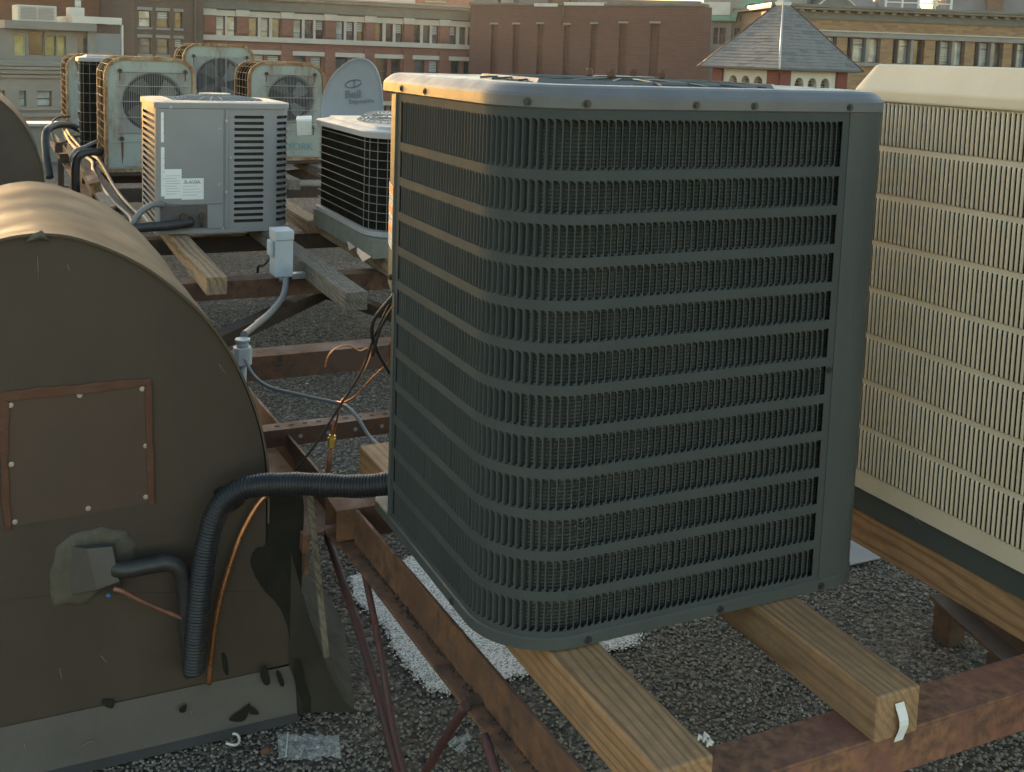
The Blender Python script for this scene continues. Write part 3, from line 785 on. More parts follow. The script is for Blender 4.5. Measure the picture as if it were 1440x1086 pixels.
# low dark angle on the gravel right of the fir timbers
lb_ = MB(); P1, P2 = PZ(1322, 838, 0.10), PZ(1432, 934, 0.10)
lb_.bar(P1, P2, 0.07, 0.012); lb_.bar(P1 + Vector((0.035,0,0.03)), P2 + Vector((0.035,0,0.03)), 0.01, 0.07)
for f_ in (0.15, 0.85):
    c = P1.lerp(P2, f_); lb_.box((c.x-0.03, c.y-0.03, -0.004), (c.x+0.03, c.y+0.03, 0.093))
tag(lb_.build('steel_angle', STEELDARK, None, 0.002, origin=P1.lerp(P2, 0.5)), 'dirty dark steel angle low on the gravel below the beige condenser timber', 'steel angle')

# ================================================================== timbers
def timber(label, x0, x1, y0, y1, zt, h, mat, rz=0.0, bev=0.004, group=None):
    c = Vector(((x0+x1)/2, (y0+y1)/2, zt-h/2)); mb = MB()
    mb.box((-(x1-x0)/2, -(y1-y0)/2, -h/2), ((x1-x0)/2, (y1-y0)/2, h/2))
    o = mb.build('timber', mat, None, bev); o.location = c; o.rotation_euler.z = rz
    return tag(o, label, 'timber', group)
timber('fresh fir timber under the rounded corner of the dark grey condenser', 0.088, 0.182, -0.318, 1.02, ZT-0.001, 0.079, WOODNEW, 0.012)
tt = timber('fresh fir timber with a white tag stapled to its sawn end', 0.522, 0.612, -0.302, 1.02, ZT-0.001, 0.079, WOODNEW, -0.012)
timber('long fir timber under the left side of the beige condenser', 1.0, 1.09, -0.9, 1.3, ZT-0.001, 0.079, WOODNEW)
timber('fir timber under the far side of the beige condenser', 1.62, 1.71, -0.9, 1.3, ZT-0.001, 0.079, WOODNEW)
timber('aged fir timber with a sunlit flank under the light grey condenser', 0.055, 0.142, 3.13, 4.95, ZT-0.001, 0.079, WOODMID)
timber('weathered grey timber carrying the pale disconnect box', 0.535, 0.628, 2.68, 4.95, ZT-0.001, 0.079, WOODOLD)
timber('weathered timber lying between the light grey and wire guard condensers', 0.86, 0.95, 4.55, 5.9, ZT-0.001, 0.079, WOODMID)
timber('aged timber below the sheet metal curb of the wire guard condenser', 0.92, 1.01, 2.95, 4.5, ZT-0.001, 0.079, WOODMID)
timber('aged timber below the far side of the wire guard condenser', 1.45, 1.54, 2.95, 4.5, ZT-0.001, 0.079, WOODMID)
timber('long weathered timber along the left joist with cables on it', -0.17, -0.06, 4.9, 9.6, ZT-0.001, 0.079, WOODOLD, 0.006)
timber('weathered timber under the right foot of the rust streaked condenser', 0.40, 0.49, 6.5, 8.1, ZT-0.001, 0.079, WOODOLD)
timber('weathered timber under the left foot of the lettered condenser', 1.22, 1.31, 6.5, 8.2, ZT-0.001, 0.079, WOODOLD)
timber('weathered timber under the right foot of the lettered condenser', 1.66, 1.75, 6.5, 8.2, ZT-0.001, 0.079, WOODOLD)
# paper tag on the timber end, another on the beige condenser timber
tg = MB(); 
for i in range(7):
    a0, a1 = i/7, (i+1)/7
    f_ = lambda a: (0.0075*math.sin(a*2.6), -0.0012 - 0.006*math.sin(a*3.1)**2)
    (u0, w0), (u1, w1) = f_(a0), f_(a1)
    zz0, zz1 = ZT-0.018-0.066*a0, ZT-0.018-0.066*a1
    xc = 0.548; ye = -0.3035
    tg.add([(xc+u0, ye+w0, zz0), (xc+u0+0.019, ye+w0, zz0), (xc+u1+0.019, ye+w1, zz1), (xc+u1, ye+w1, zz1)], [(3,2,1,0)], True)
tag(tg.build('lumber_tag', PAPER), 'curled white lumber tag stapled to the sawn timber end', 'tag')
tg = MB(); a = PX(1270, 716, 0.9985); b = PX(1302, 752, 0.9985)
tg.add([(0.997, a.y, a.z), (0.997, b.y, b.z), (0.992, b.y+0.004, b.z+0.016), (0.991, a.y-0.002, a.z+0.018)], [(0,1,2,3)])
tag(tg.build('lumber_tag', PAPER), 'white paper tag stapled to the flank of the beige condenser timber', 'tag')
sh = MB(); sh.box((0.9, 0.945, 0.006), (1.79, 1.75, 0.010))
tag(sh.build('flashing_sheet', SHEETGREY, None, 0.001), 'dull grey flashing sheet lying on the gravel behind the dark grey condenser', 'metal sheet')
# ================================================================== brown barrel hoods
XC = -0.655
PROF = [(0.0, 1.163), (0.06, 1.155), (0.13, 1.128), (0.20, 1.088), (0.265, 1.035), (0.325, 0.972), (0.375, 0.898), (0.415, 0.815), (0.448, 0.72), (0.465, 0.635), (0.470, 0.55), (0.470, 0.40), (0.470, 0.25), (0.470, 0.0)]
def hood_profile(xc=XC, dz=0.0, s=1.0):
    r = catmull([(a, b, 0) for a, b in PROF], 4)
    right = [(xc + p.x*s, p.y*s + dz) for p in r]
    left = [(xc - p.x*s, p.y*s + dz) for p in reversed(r[1:])]
    return left + right
def barrel_hood(label, xc, y0, y1, s=1.0, detail=True):
    root = thing('vent_hood', label, 'vent hood', (xc, y0, 0.0))
    prof = hood_profile(xc, 0, s)
    face = MB()
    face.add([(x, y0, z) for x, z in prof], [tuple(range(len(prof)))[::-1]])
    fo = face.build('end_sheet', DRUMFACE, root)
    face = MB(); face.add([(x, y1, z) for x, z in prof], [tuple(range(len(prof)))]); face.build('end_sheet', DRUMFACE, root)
    top = MB(); lps = []; full = prof; prof = [q for q in prof if q[1] > 0.47*s]
    ys = [y0-0.012, y0-0.012, y0] + list(np.linspace(y0+0.03, y1, 13))
    random.seed(3)
    for i, y in enumerate(ys):
        e = (0.0035, 0.006, 0.004)[i] if i < 3 else 0.004
        lp = []
        for j, (x, z) in enumerate(prof):
            a = math.atan2(z - 0.6*s, x - xc)
            d = e
            if i > 2 and z > 0.62*s:
                d += -0.006*max(0, math.sin(a*2.2+y*4.0)) * math.sin(math.pi*(y-y0)/(y1-y0)) + 0.0035*math.sin(a*9 + y*13)*math.sin(y*17+a*3)
            lp.append((x + math.cos(a)*d, y, z + math.sin(a)*d))
        lps.append(lp)
    top.loops(lps, False, False, False, True)
    top.loops([[(x + math.cos(math.atan2(z-0.6*s, x-xc))*0.001, y0-0.012, z) for x, z in prof], lps[0]], False)
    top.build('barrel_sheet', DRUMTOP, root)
    return root, fo
HY = 0.877
hood, hood_face = barrel_hood('large brown barrel shaped vent hood with a riveted access panel on its end', XC, HY, 1.76)
barrel_hood('brown barrel shaped vent hood behind the large one, beside the pale green condensers', -1.02, 6.0, 7.0, 1.12)
def fp(px, py, d=0.0): return PY(px, py, HY - d)
def face_poly(px, d, th, mat, name, parent, jit=0.0, sub=1, bev=0.0):
    pts = []
    q = [fp(x, y, d) for x, y in px]
    for a, b in zip(q, q[1:] + q[:1]):
        for j in range(sub):
            c = a.lerp(b, j/sub); pts.append(Vector((c.x + random.uniform(-jit, jit), c.y, c.z + random.uniform(-jit, jit))))
    mb = MB(); mb.prism(pts, (0, -th, 0))
    return mb.build(name, mat, parent, bev)
pan = face_poly([(3, 556), (208, 541), (214, 706), (8, 742)], 0.0, 0.0022, PATCHBRN, 'access_panel', hood)
for q in ((15,570),(112,556),(200,547),(16,653),(205,627),(205,699),(124,715),(21,734)):
    screw(pan, fp(*q, 0.0026), (0, -1, 0), ZINC, 0.72, 'rivet')
face_poly([(-4, 552), (60, 544), (130, 539), (211, 531), (213, 541), (150, 549), (90, 556), (-2, 563)], 0.0023, 0.004, SEALRED, 'sealant_strip', hood, 0.0016, 5, 0.0015)
face_poly([(203, 545), (213, 536), (215, 620), (218, 708), (209, 709), (206, 640)], 0.0023, 0.004, SEALRED, 'sealant_strip', hood, 0.0013, 5, 0.0015)
face_poly([(0, 560), (13, 566), (11, 650), (16, 742), (8, 748), (2, 700), (0, 640)], 0.0023, 0.004, SEALRED, 'sealant_strip', hood, 0.0013, 5, 0.0015)
# lapped lower sheet, flashing apron, tar
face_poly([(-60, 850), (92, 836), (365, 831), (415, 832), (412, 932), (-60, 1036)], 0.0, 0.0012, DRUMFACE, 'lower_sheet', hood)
ap = MB(); za = fp(0, 1022).z; 
ap.add([(-1.2, HY-0.004, za+0.0), (-0.115, HY-0.004, za), (-0.112, HY-0.020, 0.006), (-1.2, HY-0.020, 0.006), (-0.112, HY-0.05, 0.002), (-1.2, HY-0.05, 0.002)], [(3,2,1,0),(5,4,2,3)])
ap.add([(-0.115, HY-0.004, za), (-0.112, HY-0.020, 0.006), (-0.112, HY+0.03, 0.006), (-0.115, HY+0.03, za)], [(0,1,2,3)])
apron = ap.build('flashing_apron', FLANGE, hood)
cb = MB(); cb.box((-1.19, HY+0.004, 0.0), (-0.128, 1.75, 0.50)); cb.build('tarred_curb', TAR, hood, 0.012)
cn = MB(); toe = [(0.015, HY-0.06), (0.06, 1.0), (0.10, 1.2), (0.11, 1.72)]; tp_ = [(HY-0.004), 1.0, 1.2, 1.72]
lps_ = []
for k_ in range(4):
    (tx_, ty_) = toe[k_]; yt = tp_[k_]
    lps_.append([(-0.129 + (tx_+0.129)*f, yt + (ty_-yt)*f, 0.40*(1-f)**1.5 + 0.005) for f in np.linspace(0, 1, 8)])
cn.loops(lps_, False, False, False, True); cn.add([lps_[0][q] for q in range(8)] + [(-0.129, HY-0.004, 0.0), (0.015, HY-0.06, 0.0)], [tuple(range(8)) + (9, 8)])
cn.build('side_flashing', SIDEFL, hood)
def tar(px, d, jit=0.003):
    k_ = len(px); sm = catmull([(x, y, 0) for x, y in (px[-2:] + px + px[:3])], 5)
    sm = sm[10:10 + 5*k_]
    return face_poly([(q.x, q.y) for q in sm], d, 0.0018, TAR, 'tar_smear', hood, jit*0.35, 1, 0.0006)
tar([(378, 690), (424, 690), (424, 830), (424, 932), (412, 934), (404, 880), (390, 850), (376, 835), (360, 812), (352, 790), (360, 772), (376, 760)], 0.003)
tar([(414, 932), (422, 931), (430, 965), (443, 990), (440, 1001), (428, 1003), (424, 985), (416, 962)], 0.0215)
tar([(322, 1012), (345, 994), (352, 990), (344, 1013)], 0.021, 0.001)
tar([(366, 945), (374, 936), (380, 960), (371, 962)], 0.021, 0.001)
tar([(388, 946), (393, 944), (400, 962), (394, 964)], 0.021, 0.001)
tar([(350, 994), (358, 996), (364, 1004), (352, 1004)], 0.021, 0.0008)
tar([(312, 920), (318, 922), (321, 948), (315, 944)], 0.004, 0.001)
tar([(252, 997), (262, 990), (261, 1000), (254, 1002)], 0.021, 0.0008)
tar([(144, 985), (160, 985), (158, 996), (148, 993)], 0.010, 0.001)
tar([(300, 690), (330, 685), (345, 705), (318, 720)], 0.0022, 0.003)
SCR = paint('bare_scratch', (0.20, 0.18, 0.15), None, (0.4, 0.6))
for q in ([(308, 512), (313, 520), (319, 526)], [(95, 372), (97, 379), (103, 382)], [(34, 1046), (37, 1056)], [(113, 1051), (124, 1044), (132, 1042)], [(84, 940), (87, 955)], [(142, 922), (150, 932)], [(53, 360), (54, 395)], [(268, 1000), (270, 1008)]):
    mb = MB(); mb.tube([fp(x, y, 0.0205 if y > 990 else 0.0012) for x, y in q], 0.0007, 5); mb.build('scratch', SCR, hood)
# sealant lump at the crown
lm = MB(); c = fp(54, 335, 0.012); lm.tube([c + Vector((-0.022,0,-0.006)), c + Vector((-0.008,0,0.002)), c + Vector((0.004,0,0.007)), c + Vector((0.02,0,-0.006))], [0.002, 0.008, 0.010, 0.002], 8); lm.build('sealant_lump', MASTIC, hood)
# pipe hood with mastic round it
def blob(px, th, mat, name, parent):
    """a raised, uneven smear: outline and a lumpy crown"""
    q = [fp(x, y, 0.0) for x, y in px]; out = []
    for a, b in zip(q, q[1:] + q[:1]):
        for j in range(4):
            c = a.lerp(b, j/4); out.append(c + Vector((random.uniform(-1,1)*0.002, 0, random.uniform(-1,1)*0.002)))
    ct = sum(out, Vector())/len(out)
    lps = []
    for k, (s_, d_) in enumerate(((1.0, 0.0), (0.96, 0.45), (0.86, 0.85), (0.7, 1.0), (0.4, 0.9), (0.05, 0.8))):
        lps.append([ct + (p-ct)*s_ + Vector((0, -0.0006 - th*d_*random.uniform(0.75, 1.15), 0)) for p in out])
    mb = MB(); mb.loops([l_[::-1] for l_ in lps], True, False, True, True)
    return mb.build(name, mat, parent)
blob([(74, 852), (69, 810), (80, 768), (105, 750), (140, 742), (178, 746), (192, 764), (190, 790), (172, 805), (120, 850)], 0.010, MASTIC, 'mastic', hood)
ph = MB()
b0, b1, b2, b3 = fp(97, 768, 0.002), fp(162, 763, 0.002), fp(171, 826, 0.002), fp(94, 838, 0.002)
t0, t1, t2, t3 = fp(122, 772, 0.050), fp(158, 769, 0.055), fp(168, 818, 0.062), fp(136, 830, 0.055)
ph.add([b0,b1,b2,b3,t0,t1,t2,t3], [(0,1,5,4),(1,2,6,5),(2,3,7,6),(3,0,4,7),(4,5,6,7)])
ph_o = ph.build('pipe_hood', FLANGE, hood, 0.001)
bb = MB(); c = fp(150, 836, 0.03); bb.tube([c, c + Vector((0.004,0,-0.003)), c + Vector((0.009,0,-0.007))], [0.003, 0.005, 0.003], 8); bb.build('blue_cap', paint('blue_plastic', (0.05, 0.14, 0.32), None, (0.4, 0.5)), ph_o)

# ================================================================== pipes, hose and cables
def tube_thing(name, label, cat, pts, r, mat, n=10, seg=8, group=None):
    mb = MB(); mb.tube(catmull(pts, seg), r, n); o = mb.build(name, mat)
    return tag(o, label, cat, group)
hp_ = [PX(560, 676, 0.03), PY(545, 680, 0.60), PY(500, 684, 0.64), PY(430, 681, 0.70), PY(372, 682, 0.75), PY(335, 690, 0.775), PY(308, 714, 0.785), PY(292, 760, 0.79), PY(283, 820, 0.795), PY(277, 880, 0.80), PY(272, 945, 0.805)]
cp = catmull(hp_, 40)
# resample evenly and swell the ribs
L_ = [0.0]
for a, b in zip(cp, cp[1:]): L_.append(L_[-1] + (b-a).length)
tot = L_[-1]; step = 0.0012; out = []; i = 0
for s_ in np.arange(0, tot, step):
    while L_[i+1] < s_: i += 1
    out.append((cp[i].lerp(cp[i+1], (s_-L_[i])/(L_[i+1]-L_[i])), s_))
mb = MB(); mb.tube([a for a, _ in out], [0.0222 + 0.0024*(1 if (s_ % 0.0072) < 0.0043 else -0.4) + 0.0006*math.sin(s_*90) for _, s_ in out], 20, True, True)
HOSEMAT = paint('black_corrugated_plastic', (0.016, 0.018, 0.022), (0.022, 0.023, 0.025), (0.34, 0.5), scale=20, spec=0.4)
tag(mb.build('corrugated_hose', HOSEMAT), 'black corrugated hose bending down from the dark grey condenser', 'hose')
tube_thing('insulated_pipe', 'black insulated pipe with an elbow below the riveted access panel', 'pipe', [PY(163, 800, 0.83), PY(180, 801, 0.815), PY(212, 795, 0.815), PY(238, 792, 0.815), PY(254, 803, 0.815), PY(260, 830, 0.82), PY(263, 880, 0.825), PY(268, 935, 0.83), PY(270, 948, 0.83)], 0.0178, RUBBER, 14, 8)
for q, a in (((190, 799), 0), ((222, 794), 0), ((246, 796), 1), ((256, 812), 1)): pass
tube_thing('copper_pipe', 'bright copper pipe curving down beside the corrugated hose', 'pipe', [PY(400, 690, 0.83), PY(372, 699, 0.84), PY(345, 740, 0.845), PY(325, 790, 0.845), PY(308, 850, 0.845), PY(298, 910, 0.845), PY(294, 962, 0.845)], 0.0058, COPPER, 12, 8)
tube_thing('copper_pipe', 'dull painted copper pipe leaving the sheet metal pipe hood', 'pipe', [PY(160, 828, 0.82), PY(173, 832, 0.815), PY(205, 848, 0.815), PY(252, 868, 0.815), PY(275, 878, 0.82)], [0.0055]*12 + [0.0048]*12 + [0.004]*9, OLDCOP, 10, 8)
WIRECOP = COPPER
def line(px, d0, d1, r, mat, name, label, cat='copper tube', n=8):
    k = len(px); pts = [PY(x, y, d0 + (d1-d0)*i/(k-1)) for i, (x, y) in enumerate(px)]
    return tube_thing(name, label, cat, pts, r, mat, n, 8)
line([(560, 415), (545, 440), (527, 480), (512, 512), (495, 545), (480, 567), (474, 590), (468, 616)], 0.66, 0.95, 0.0024, WIRECOP, 'copper_line', 'thin copper line running straight down to the brass fitting')
line([(457, 516), (462, 500), (474, 489), (490, 486), (502, 492), (508, 493), (516, 490), (521, 497), (516, 512), (505, 532), (490, 553), (476, 568)], 0.93, 0.90, 0.0021, WIRECOP, 'copper_line', 'thin copper line looping over like a hook above the brass fitting')
line([(562, 470), (549, 482), (548, 505), (541, 515), (520, 535), (500, 557), (484, 566), (474, 565)], 0.68, 0.90, 0.0022, WIRECOP, 'copper_line', 'thin copper line swinging out towards the dark grey condenser')
ft = thing('brass_fitting', 'small brass flare fitting on a dull copper stub above the hose', 'fitting', PY(465, 640, 0.95))
mb = MB(); mb.cyl(PY(467.5, 612, 0.95), PY(465.5, 629, 0.95), 0.0085, 6, smooth=False); mb.cyl(PY(466.8, 616, 0.95), PY(466.2, 620, 0.95), 0.0105, 6, smooth=False); mb.build('flare_nut', BRASS, ft)
mb = MB(); mb.cyl(PY(470, 590, 0.95), PY(467, 613, 0.95), 0.0045, 10); mb.cyl(PY(465.5, 628, 0.95), PY(461, 664, 0.95), 0.0058, 10, 0.0065); mb.build('stub', OLDCOP, ft)
line([(566, 408), (548, 428), (528, 470), (523, 482), (510, 520), (478, 571), (460, 600), (440, 630), (415, 662), (408, 672)], 0.66, 0.93, 0.0028, RUBBER, 'black_wire', 'thin black wire hanging past the brass fitting to the joist', 'wire')
line([(566, 400), (546, 424), (527, 448), (523, 470), (531, 495), (545, 520), (560, 540)], 0.64, 0.78, 0.0042, RUBBER, 'black_cable', 'black cable looping out of the dark grey condenser and back under it', 'cable')
line([(566, 420), (550, 436), (535, 462), (528, 485), (524, 500)], 0.65, 0.72, 0.0036, RUBBER, 'black_cable', 'short black cable beside the looping one at the dark grey condenser', 'cable')
line([(345, 505), (356, 527), (378, 544), (420, 555), (470, 566), (488, 572), (503, 588), (518, 612), (534, 628), (556, 640)], 1.55, 0.98, [0.005]*60 + [0.0062]*13, PVCGREY, 'grey_conduit', 'grey flexible conduit sagging from the white junction box across the gravel', 'conduit', 10)
# white junction box beside the hood
jb = thing('junction_box', 'white plastic junction box with a round collar behind the brown hood rim', 'electrical box', PY(345, 512, 1.62))
c = PY(341, 497, 1.62); mb = MB(); mb.prism([(c.x+a*0.025, c.y+b*0.025, c.z-0.032) for a, b in ((-1,-0.6),(-0.6,-1),(0.6,-1),(1,-0.6),(1,0.6),(0.6,1),(-0.6,1),(-1,0.6))], (0,0,0.052)); mb.build('box_body', BOXWHITE, jb, 0.002)
mb = MB(); mb.cyl((c.x, c.y, c.z+0.0205), (c.x, c.y, c.z+0.036), 0.017, 16); mb.cyl((c.x, c.y, c.z+0.036), (c.x, c.y, c.z+0.044), 0.022, 16); mb.build('collar', BOXWHITE, jb)
mb = MB(); mb.cyl((c.x, c.y, c.z-0.12), (c.x, c.y, c.z-0.033), 0.012, 12); mb.build('conduit_hub', BOXWHITE, jb)
tube_thing('grey_conduit', 'bent grey conduit from the disconnect box down to the white junction box', 'conduit', [Vector((0.432, 3.28, ZT-0.06)), PY(401, 405, 3.2), PY(396, 420, 3.0), PY(380, 440, 2.6), PY(360, 457, 2.0), Vector((c.x+0.008, c.y+0.02, c.z+0.05))], [0.013]*24 + [0.0125]*8 + [0.0105]*9, PVCGREY, 12, 8)
# disconnect box on the weathered timber
dx0, dx1, dy0, dy1 = 0.388, 0.470, 3.30, 3.42
db = thing('disconnect_box', 'pale grey electrical disconnect box at the flank of the weathered timber', 'electrical box', (0.43, 3.36, 0.52))
zb0, zb1 = 0.520, 0.735
mb = MB(); mb.box((dx0, dy0, zb0), (dx1, dy1, zb1-0.045)); mb.build('box_body', BOXWHITE, db, 0.004)
mb = MB(); mb.box((dx0-0.003, dy0-0.004, zb1-0.0445), (dx1+0.003, dy1+0.003, zb1)); mb.build('hinged_lid', BOXWHITE, db, 0.004)
mb = MB(); mb.box((dx0-0.020, dy0+0.02, zb1-0.12), (dx0-0.0005, dy1-0.03, zb1-0.05)); mb.build('handle_guard', BOXWHITE, db, 0.005)
mb = MB(); mb.cyl((0.44, dy0-0.0012, 0.565), (0.44, dy0-0.0002, 0.565), 0.020, 20); mb.cyl((0.44, dy0-0.0028, 0.565), (0.44, dy0-0.0013, 0.565), 0.014, 20); mb.build('knockout', BOXWHITE, db)
mb = MB(); mb.cyl((0.432, 3.34, zb0-0.03), (0.432, 3.34, zb0-0.0005), 0.018, 12); mb.build('conduit_hub', GALV, db)
mb = MB(); mb.box((dx1+0.0005, dy0+0.02, 0.505), (0.534, dy0+0.06, 0.53)); mb.build('mounting_bracket', GALV, db)
line([(386, 352), (372, 372), (364, 374), (362, 384)], 3.45, 3.5, 0.006, RUBBER, 'black_cable', 'short black cable stub behind the disconnect box', 'cable')
# leaning lath, clip, scraps
lt = MB(); a, b = PY(435, 690, 0.835), PY(459, 924, 0.80)
lt.bar(a, b, 0.0125, 0.010, Vector((0.3, -1, 0)))
o = lt.build('wood_lath', WOODOLD, None, 0.0015, origin=(a+b)/2); tag(o, 'weathered grey wooden lath leaning against the tarred hood curb', 'lath')
cl = MB(); cl.box(tuple(PY(421, 772, 0.86)), tuple(PY(436, 752, 0.83))); cl.box(tuple(PY(424, 802, 0.86)), tuple(PY(435, 775, 0.835)))
tag(cl.build('steel_clip', STEELRUST, None, 0.001), 'small rusty steel clip behind the leaning lath', 'clip')
PLASTIC = None
mt, t, n, l, p = nt('clear_plastic_film'); PLASTIC = mt
p.inputs['Base Color'].default_value = (0.85, 0.88, 0.9, 1); p.inputs['Roughness'].default_value = 0.12; p.inputs['Alpha'].default_value = 0.2; p.inputs['Specular IOR Level'].default_value = 0.8
bg = MB(); nxb, nyb = 14, 9
c0, c1_, c2_, c3_ = [PZ(x, y, 0.018) for x, y in ((392, 1066), (479, 1067), (477, 1036), (390, 1032))]
vs = []
for j in range(nyb):
    for i in range(nxb):
        u, w_ = i/(nxb-1), j/(nyb-1)
        q = c0.lerp(c1_, u).lerp(c3_.lerp(c2_, u), w_)
        vs.append((q.x, q.y, q.z + random.uniform(-0.006, 0.009)))
bg.add(vs, [(j*nxb+i, j*nxb+i+1, (j+1)*nxb+i+1, (j+1)*nxb+i) for j in range(nyb-1) for i in range(nxb-1)])
bo = bg.build('plastic_bag', PLASTIC); tag(bo, 'crumpled clear plastic bag lying on the gravel beside the brown hood', 'bag')
zp = MB(); zp.bar(PZ(402, 1064, 0.026), PZ(405, 1030, 0.026), 0.003, 0.002); zp.build('zip_strip', WHITEPLASTIC, bo)
sc_ = MB(); c = PZ(325, 1041, 0.012); sc_.tube([c + Vector((0.018*math.cos(a), 0.018*math.sin(a), 0.004*math.sin(2*a))) for a in np.linspace(-2.4, 1.2, 12)], 0.003, 6)
tag(sc_.build('plastic_scrap', WHITEPLASTIC), 'curled white plastic scrap on the gravel below the hood apron', 'litter')
sc_ = MB(); c = PZ(374, 1056, 0.01); sc_.tube([c - Vector((0.012,0,0)), c, c + Vector((0.012,0.004,0))], [0.004, 0.010, 0.003], 7)
tag(sc_.build('wood_chip', STEELRUST), 'rust brown chip on the gravel beside the plastic bag', 'litter')
sc_ = MB(); c = PZ(990, 1045, 0.012); 
for i in range(6): q = c + Vector((random.uniform(-0.016, 0.016), random.uniform(-0.016, 0.016), 0)); sc_.tube([q, q + Vector((0.006, 0.004, 0.006)), q + Vector((0.012, -0.004, 0.003))], [0.003, 0.006, 0.002], 6)
tag(sc_.build('paper_scrap', PAPER), 'crumpled white scrap on the gravel beside the fir timber end', 'litter')
sc_ = MB()
for (x, y) in ((635, 1052), (645, 1060), (652, 1046)):
    c = PZ(x, y, 0.012); sc_.add([c, c + Vector((0.022, 0.004, 0.006)), c + Vector((0.018, 0.02, 0.012)), c + Vector((-0.006, 0.014, 0.004))], [(0,1,2,3)])
tag(sc_.build('plastic_scrap', PLASTIC), 'torn clear plastic scraps on the gravel under the maroon joist rods', 'litter')
# ================================================================== light grey condenser
FANBLADE = paint('dull_fan_blade', (0.16, 0.155, 0.14), (0.10, 0.095, 0.085), (0.4, 0.6), 0.3, scale=9)
def grey_condenser():
    x0, x1, y0, y1 = -0.015, 0.685, 4.235, 4.90
    rad = (0.035, 0.115, 0.08, 0.035)
    zb, zt = ZT, 1.235
    root = thing('condenser_unit', 'light grey condenser with slotted side and paper labels on its panel', 'air conditioner', ((x0+x1)/2, (y0+y1)/2, ZT))
    out = rrect(x0, y0, x1, y1, rad, 10)
    # travel: left side (back to front), front left corner, front, front right corner, right side
    k = len(out)//4
    seq = out[3*k:] + out[:2*k] + [out[2*k]]
    path = Path(seq)
    def s_at(pred):
        for i, p in enumerate(path.p):
            if pred(p): return path.s[i]
    s_fl = s_at(lambda p: p.y <= y0 + 1e-5)             # front starts
    s_l0 = 0.0; s_l1 = s_at(lambda p: p.x <= x0+1e-5)
    n = 18; z_lo, z_hi = zb+0.045, zt-0.028
    hp = (z_hi - z_lo)/n
    sh = MB()
    fx = lambda px: s_fl + (PY(px, 230, y0).x - (x0+0.035))
    cols = [(fx(329), fx(371)), (fx(389), fx(389)+0.165)]          # slotted columns: flat front and the rounded corner
    s_left_end = s_fl - 0.06
    cols_left = (path.s[1] + 0.10, s_left_end - 0.02)
    cut = [0.0, cols_left[0], cols_left[1], cols[0][0], cols[0][1], cols[1][0], cols[1][1], path.len]
    openc = {1, 3, 5}
    for ci in range(len(cut)-1):
        if cut[ci+1] - cut[ci] < 1e-4: continue
        if ci in openc:
            for k_ in range(n+1):
                a = z_lo + hp*k_ - hp*0.25 if k_ > 0 else zb+0.012
                b = z_lo + hp*k_ + hp*0.25 if k_ < n else zt
                strip(sh, path, cut[ci], cut[ci+1], a, b, 0, 0.0015, 0.02)
            # rounded slot ends
            for k_ in range(n):
                zc = z_lo + hp*(k_+0.5); r_ = hp*0.25
                for s_, sg in ((cut[ci], 1), (cut[ci+1], -1)):
                    for up in (1, -1):
                        pl = [(0, r_*up)] + [(r_ - r_*math.cos(a_), r_*math.sin(a_)*up) for a_ in np.linspace(0, math.pi/2, 5)]
                        vs = []
                        for (ds, dz) in pl:
                            p_, t_, n_ = path.at(s_ + sg*ds); vs.append((p_.x, p_.y, zc + dz))
                        sh.add(vs, [tuple(range(len(vs)))])
        else:
            strip(sh, path, cut[ci], cut[ci+1], zb+0.012, zt, 0, 0.0015, 0.02)
    bkp = Path([out[2*k], out[3*k]]); strip(sh, bkp, 0, bkp.len, zb+0.012, zt, 0, 0.0015)
    sh.build('cabinet', LTGREY, root)
    inn = MB(); inn.loops([[(x, y, z) for x, y in inset(x0, y0, x1, y1, rad, 0.018)] for z in (zb+0.01, zt)], True, True, True); inn.build('coil', COILMID, root)
    bs = MB(); bs.loops([[(x, y, z) for x, y in inset(x0, y0, x1, y1, rad, d)] for d, z in ((0.01, zb), (-0.006, zb+0.004), (-0.006, zb+0.022), (0.0, zb+0.024))], True, True, True); bs.build('base_pan', LTGREY, root)
    lid = MB(); lid.loops([[(x, y, z) for x, y in inset(x0, y0, x1, y1, rad, d)] for d, z in ((0.0, zt), (-0.008, zt+0.001), (-0.008, zt+0.024), (-0.004, zt+0.029), (0.05, zt+0.034), (0.10, zt+0.036), (0.105, zt+0.030))], True, True, True)
    lid.build('lid', LTGREY, root)
    cx, cy = (x0+x1)/2, (y0+y1)/2
    g = MB()
    for r_ in np.linspace(0.08, 0.25, 8): g.tube([(cx+r_*math.cos(a), cy+r_*math.sin(a), zt+0.052-0.02*(r_/0.25)**3) for a in np.linspace(0, 2*math.pi, 33)], 0.003, 5, False)
    for a in np.linspace(0, 2*math.pi, 25)[:-1]: g.tube([(cx+r_*math.cos(a), cy+r_*math.sin(a), zt+0.055-0.02*(r_/0.25)**3) for r_ in (0.05, 0.15, 0.25)], 0.003, 5, False)
    g.build('fan_guard', LTGREY, root)
    cp_ = MB(); cp_.cyl((cx, cy, zt+0.05), (cx, cy, zt+0.066), 0.085, 24); cp_.build('fan_cap', LTGREY, root, 0.004)
    # access panel, proud, with a rounded lower edge; dark valve recess below it
    q = lambda px, py: PY(px, py, y0)
    ax0, ax1 = x0+0.012, q(314, 230).x; az1 = zt-0.004; az0 = q(250, 288).z
    ap = MB(); ap.prism([(ax0, y0-0.001, az1), (ax0, y0-0.001, az0+0.03), (ax0+0.04, y0-0.001, az0+0.006), (ax0+0.1, y0-0.001, az0), (ax1, y0-0.001, az0), (ax1, y0-0.001, az1)], (0, -0.007, 0))
    pn = ap.build('access_panel', LTGREY, root, 0.002)
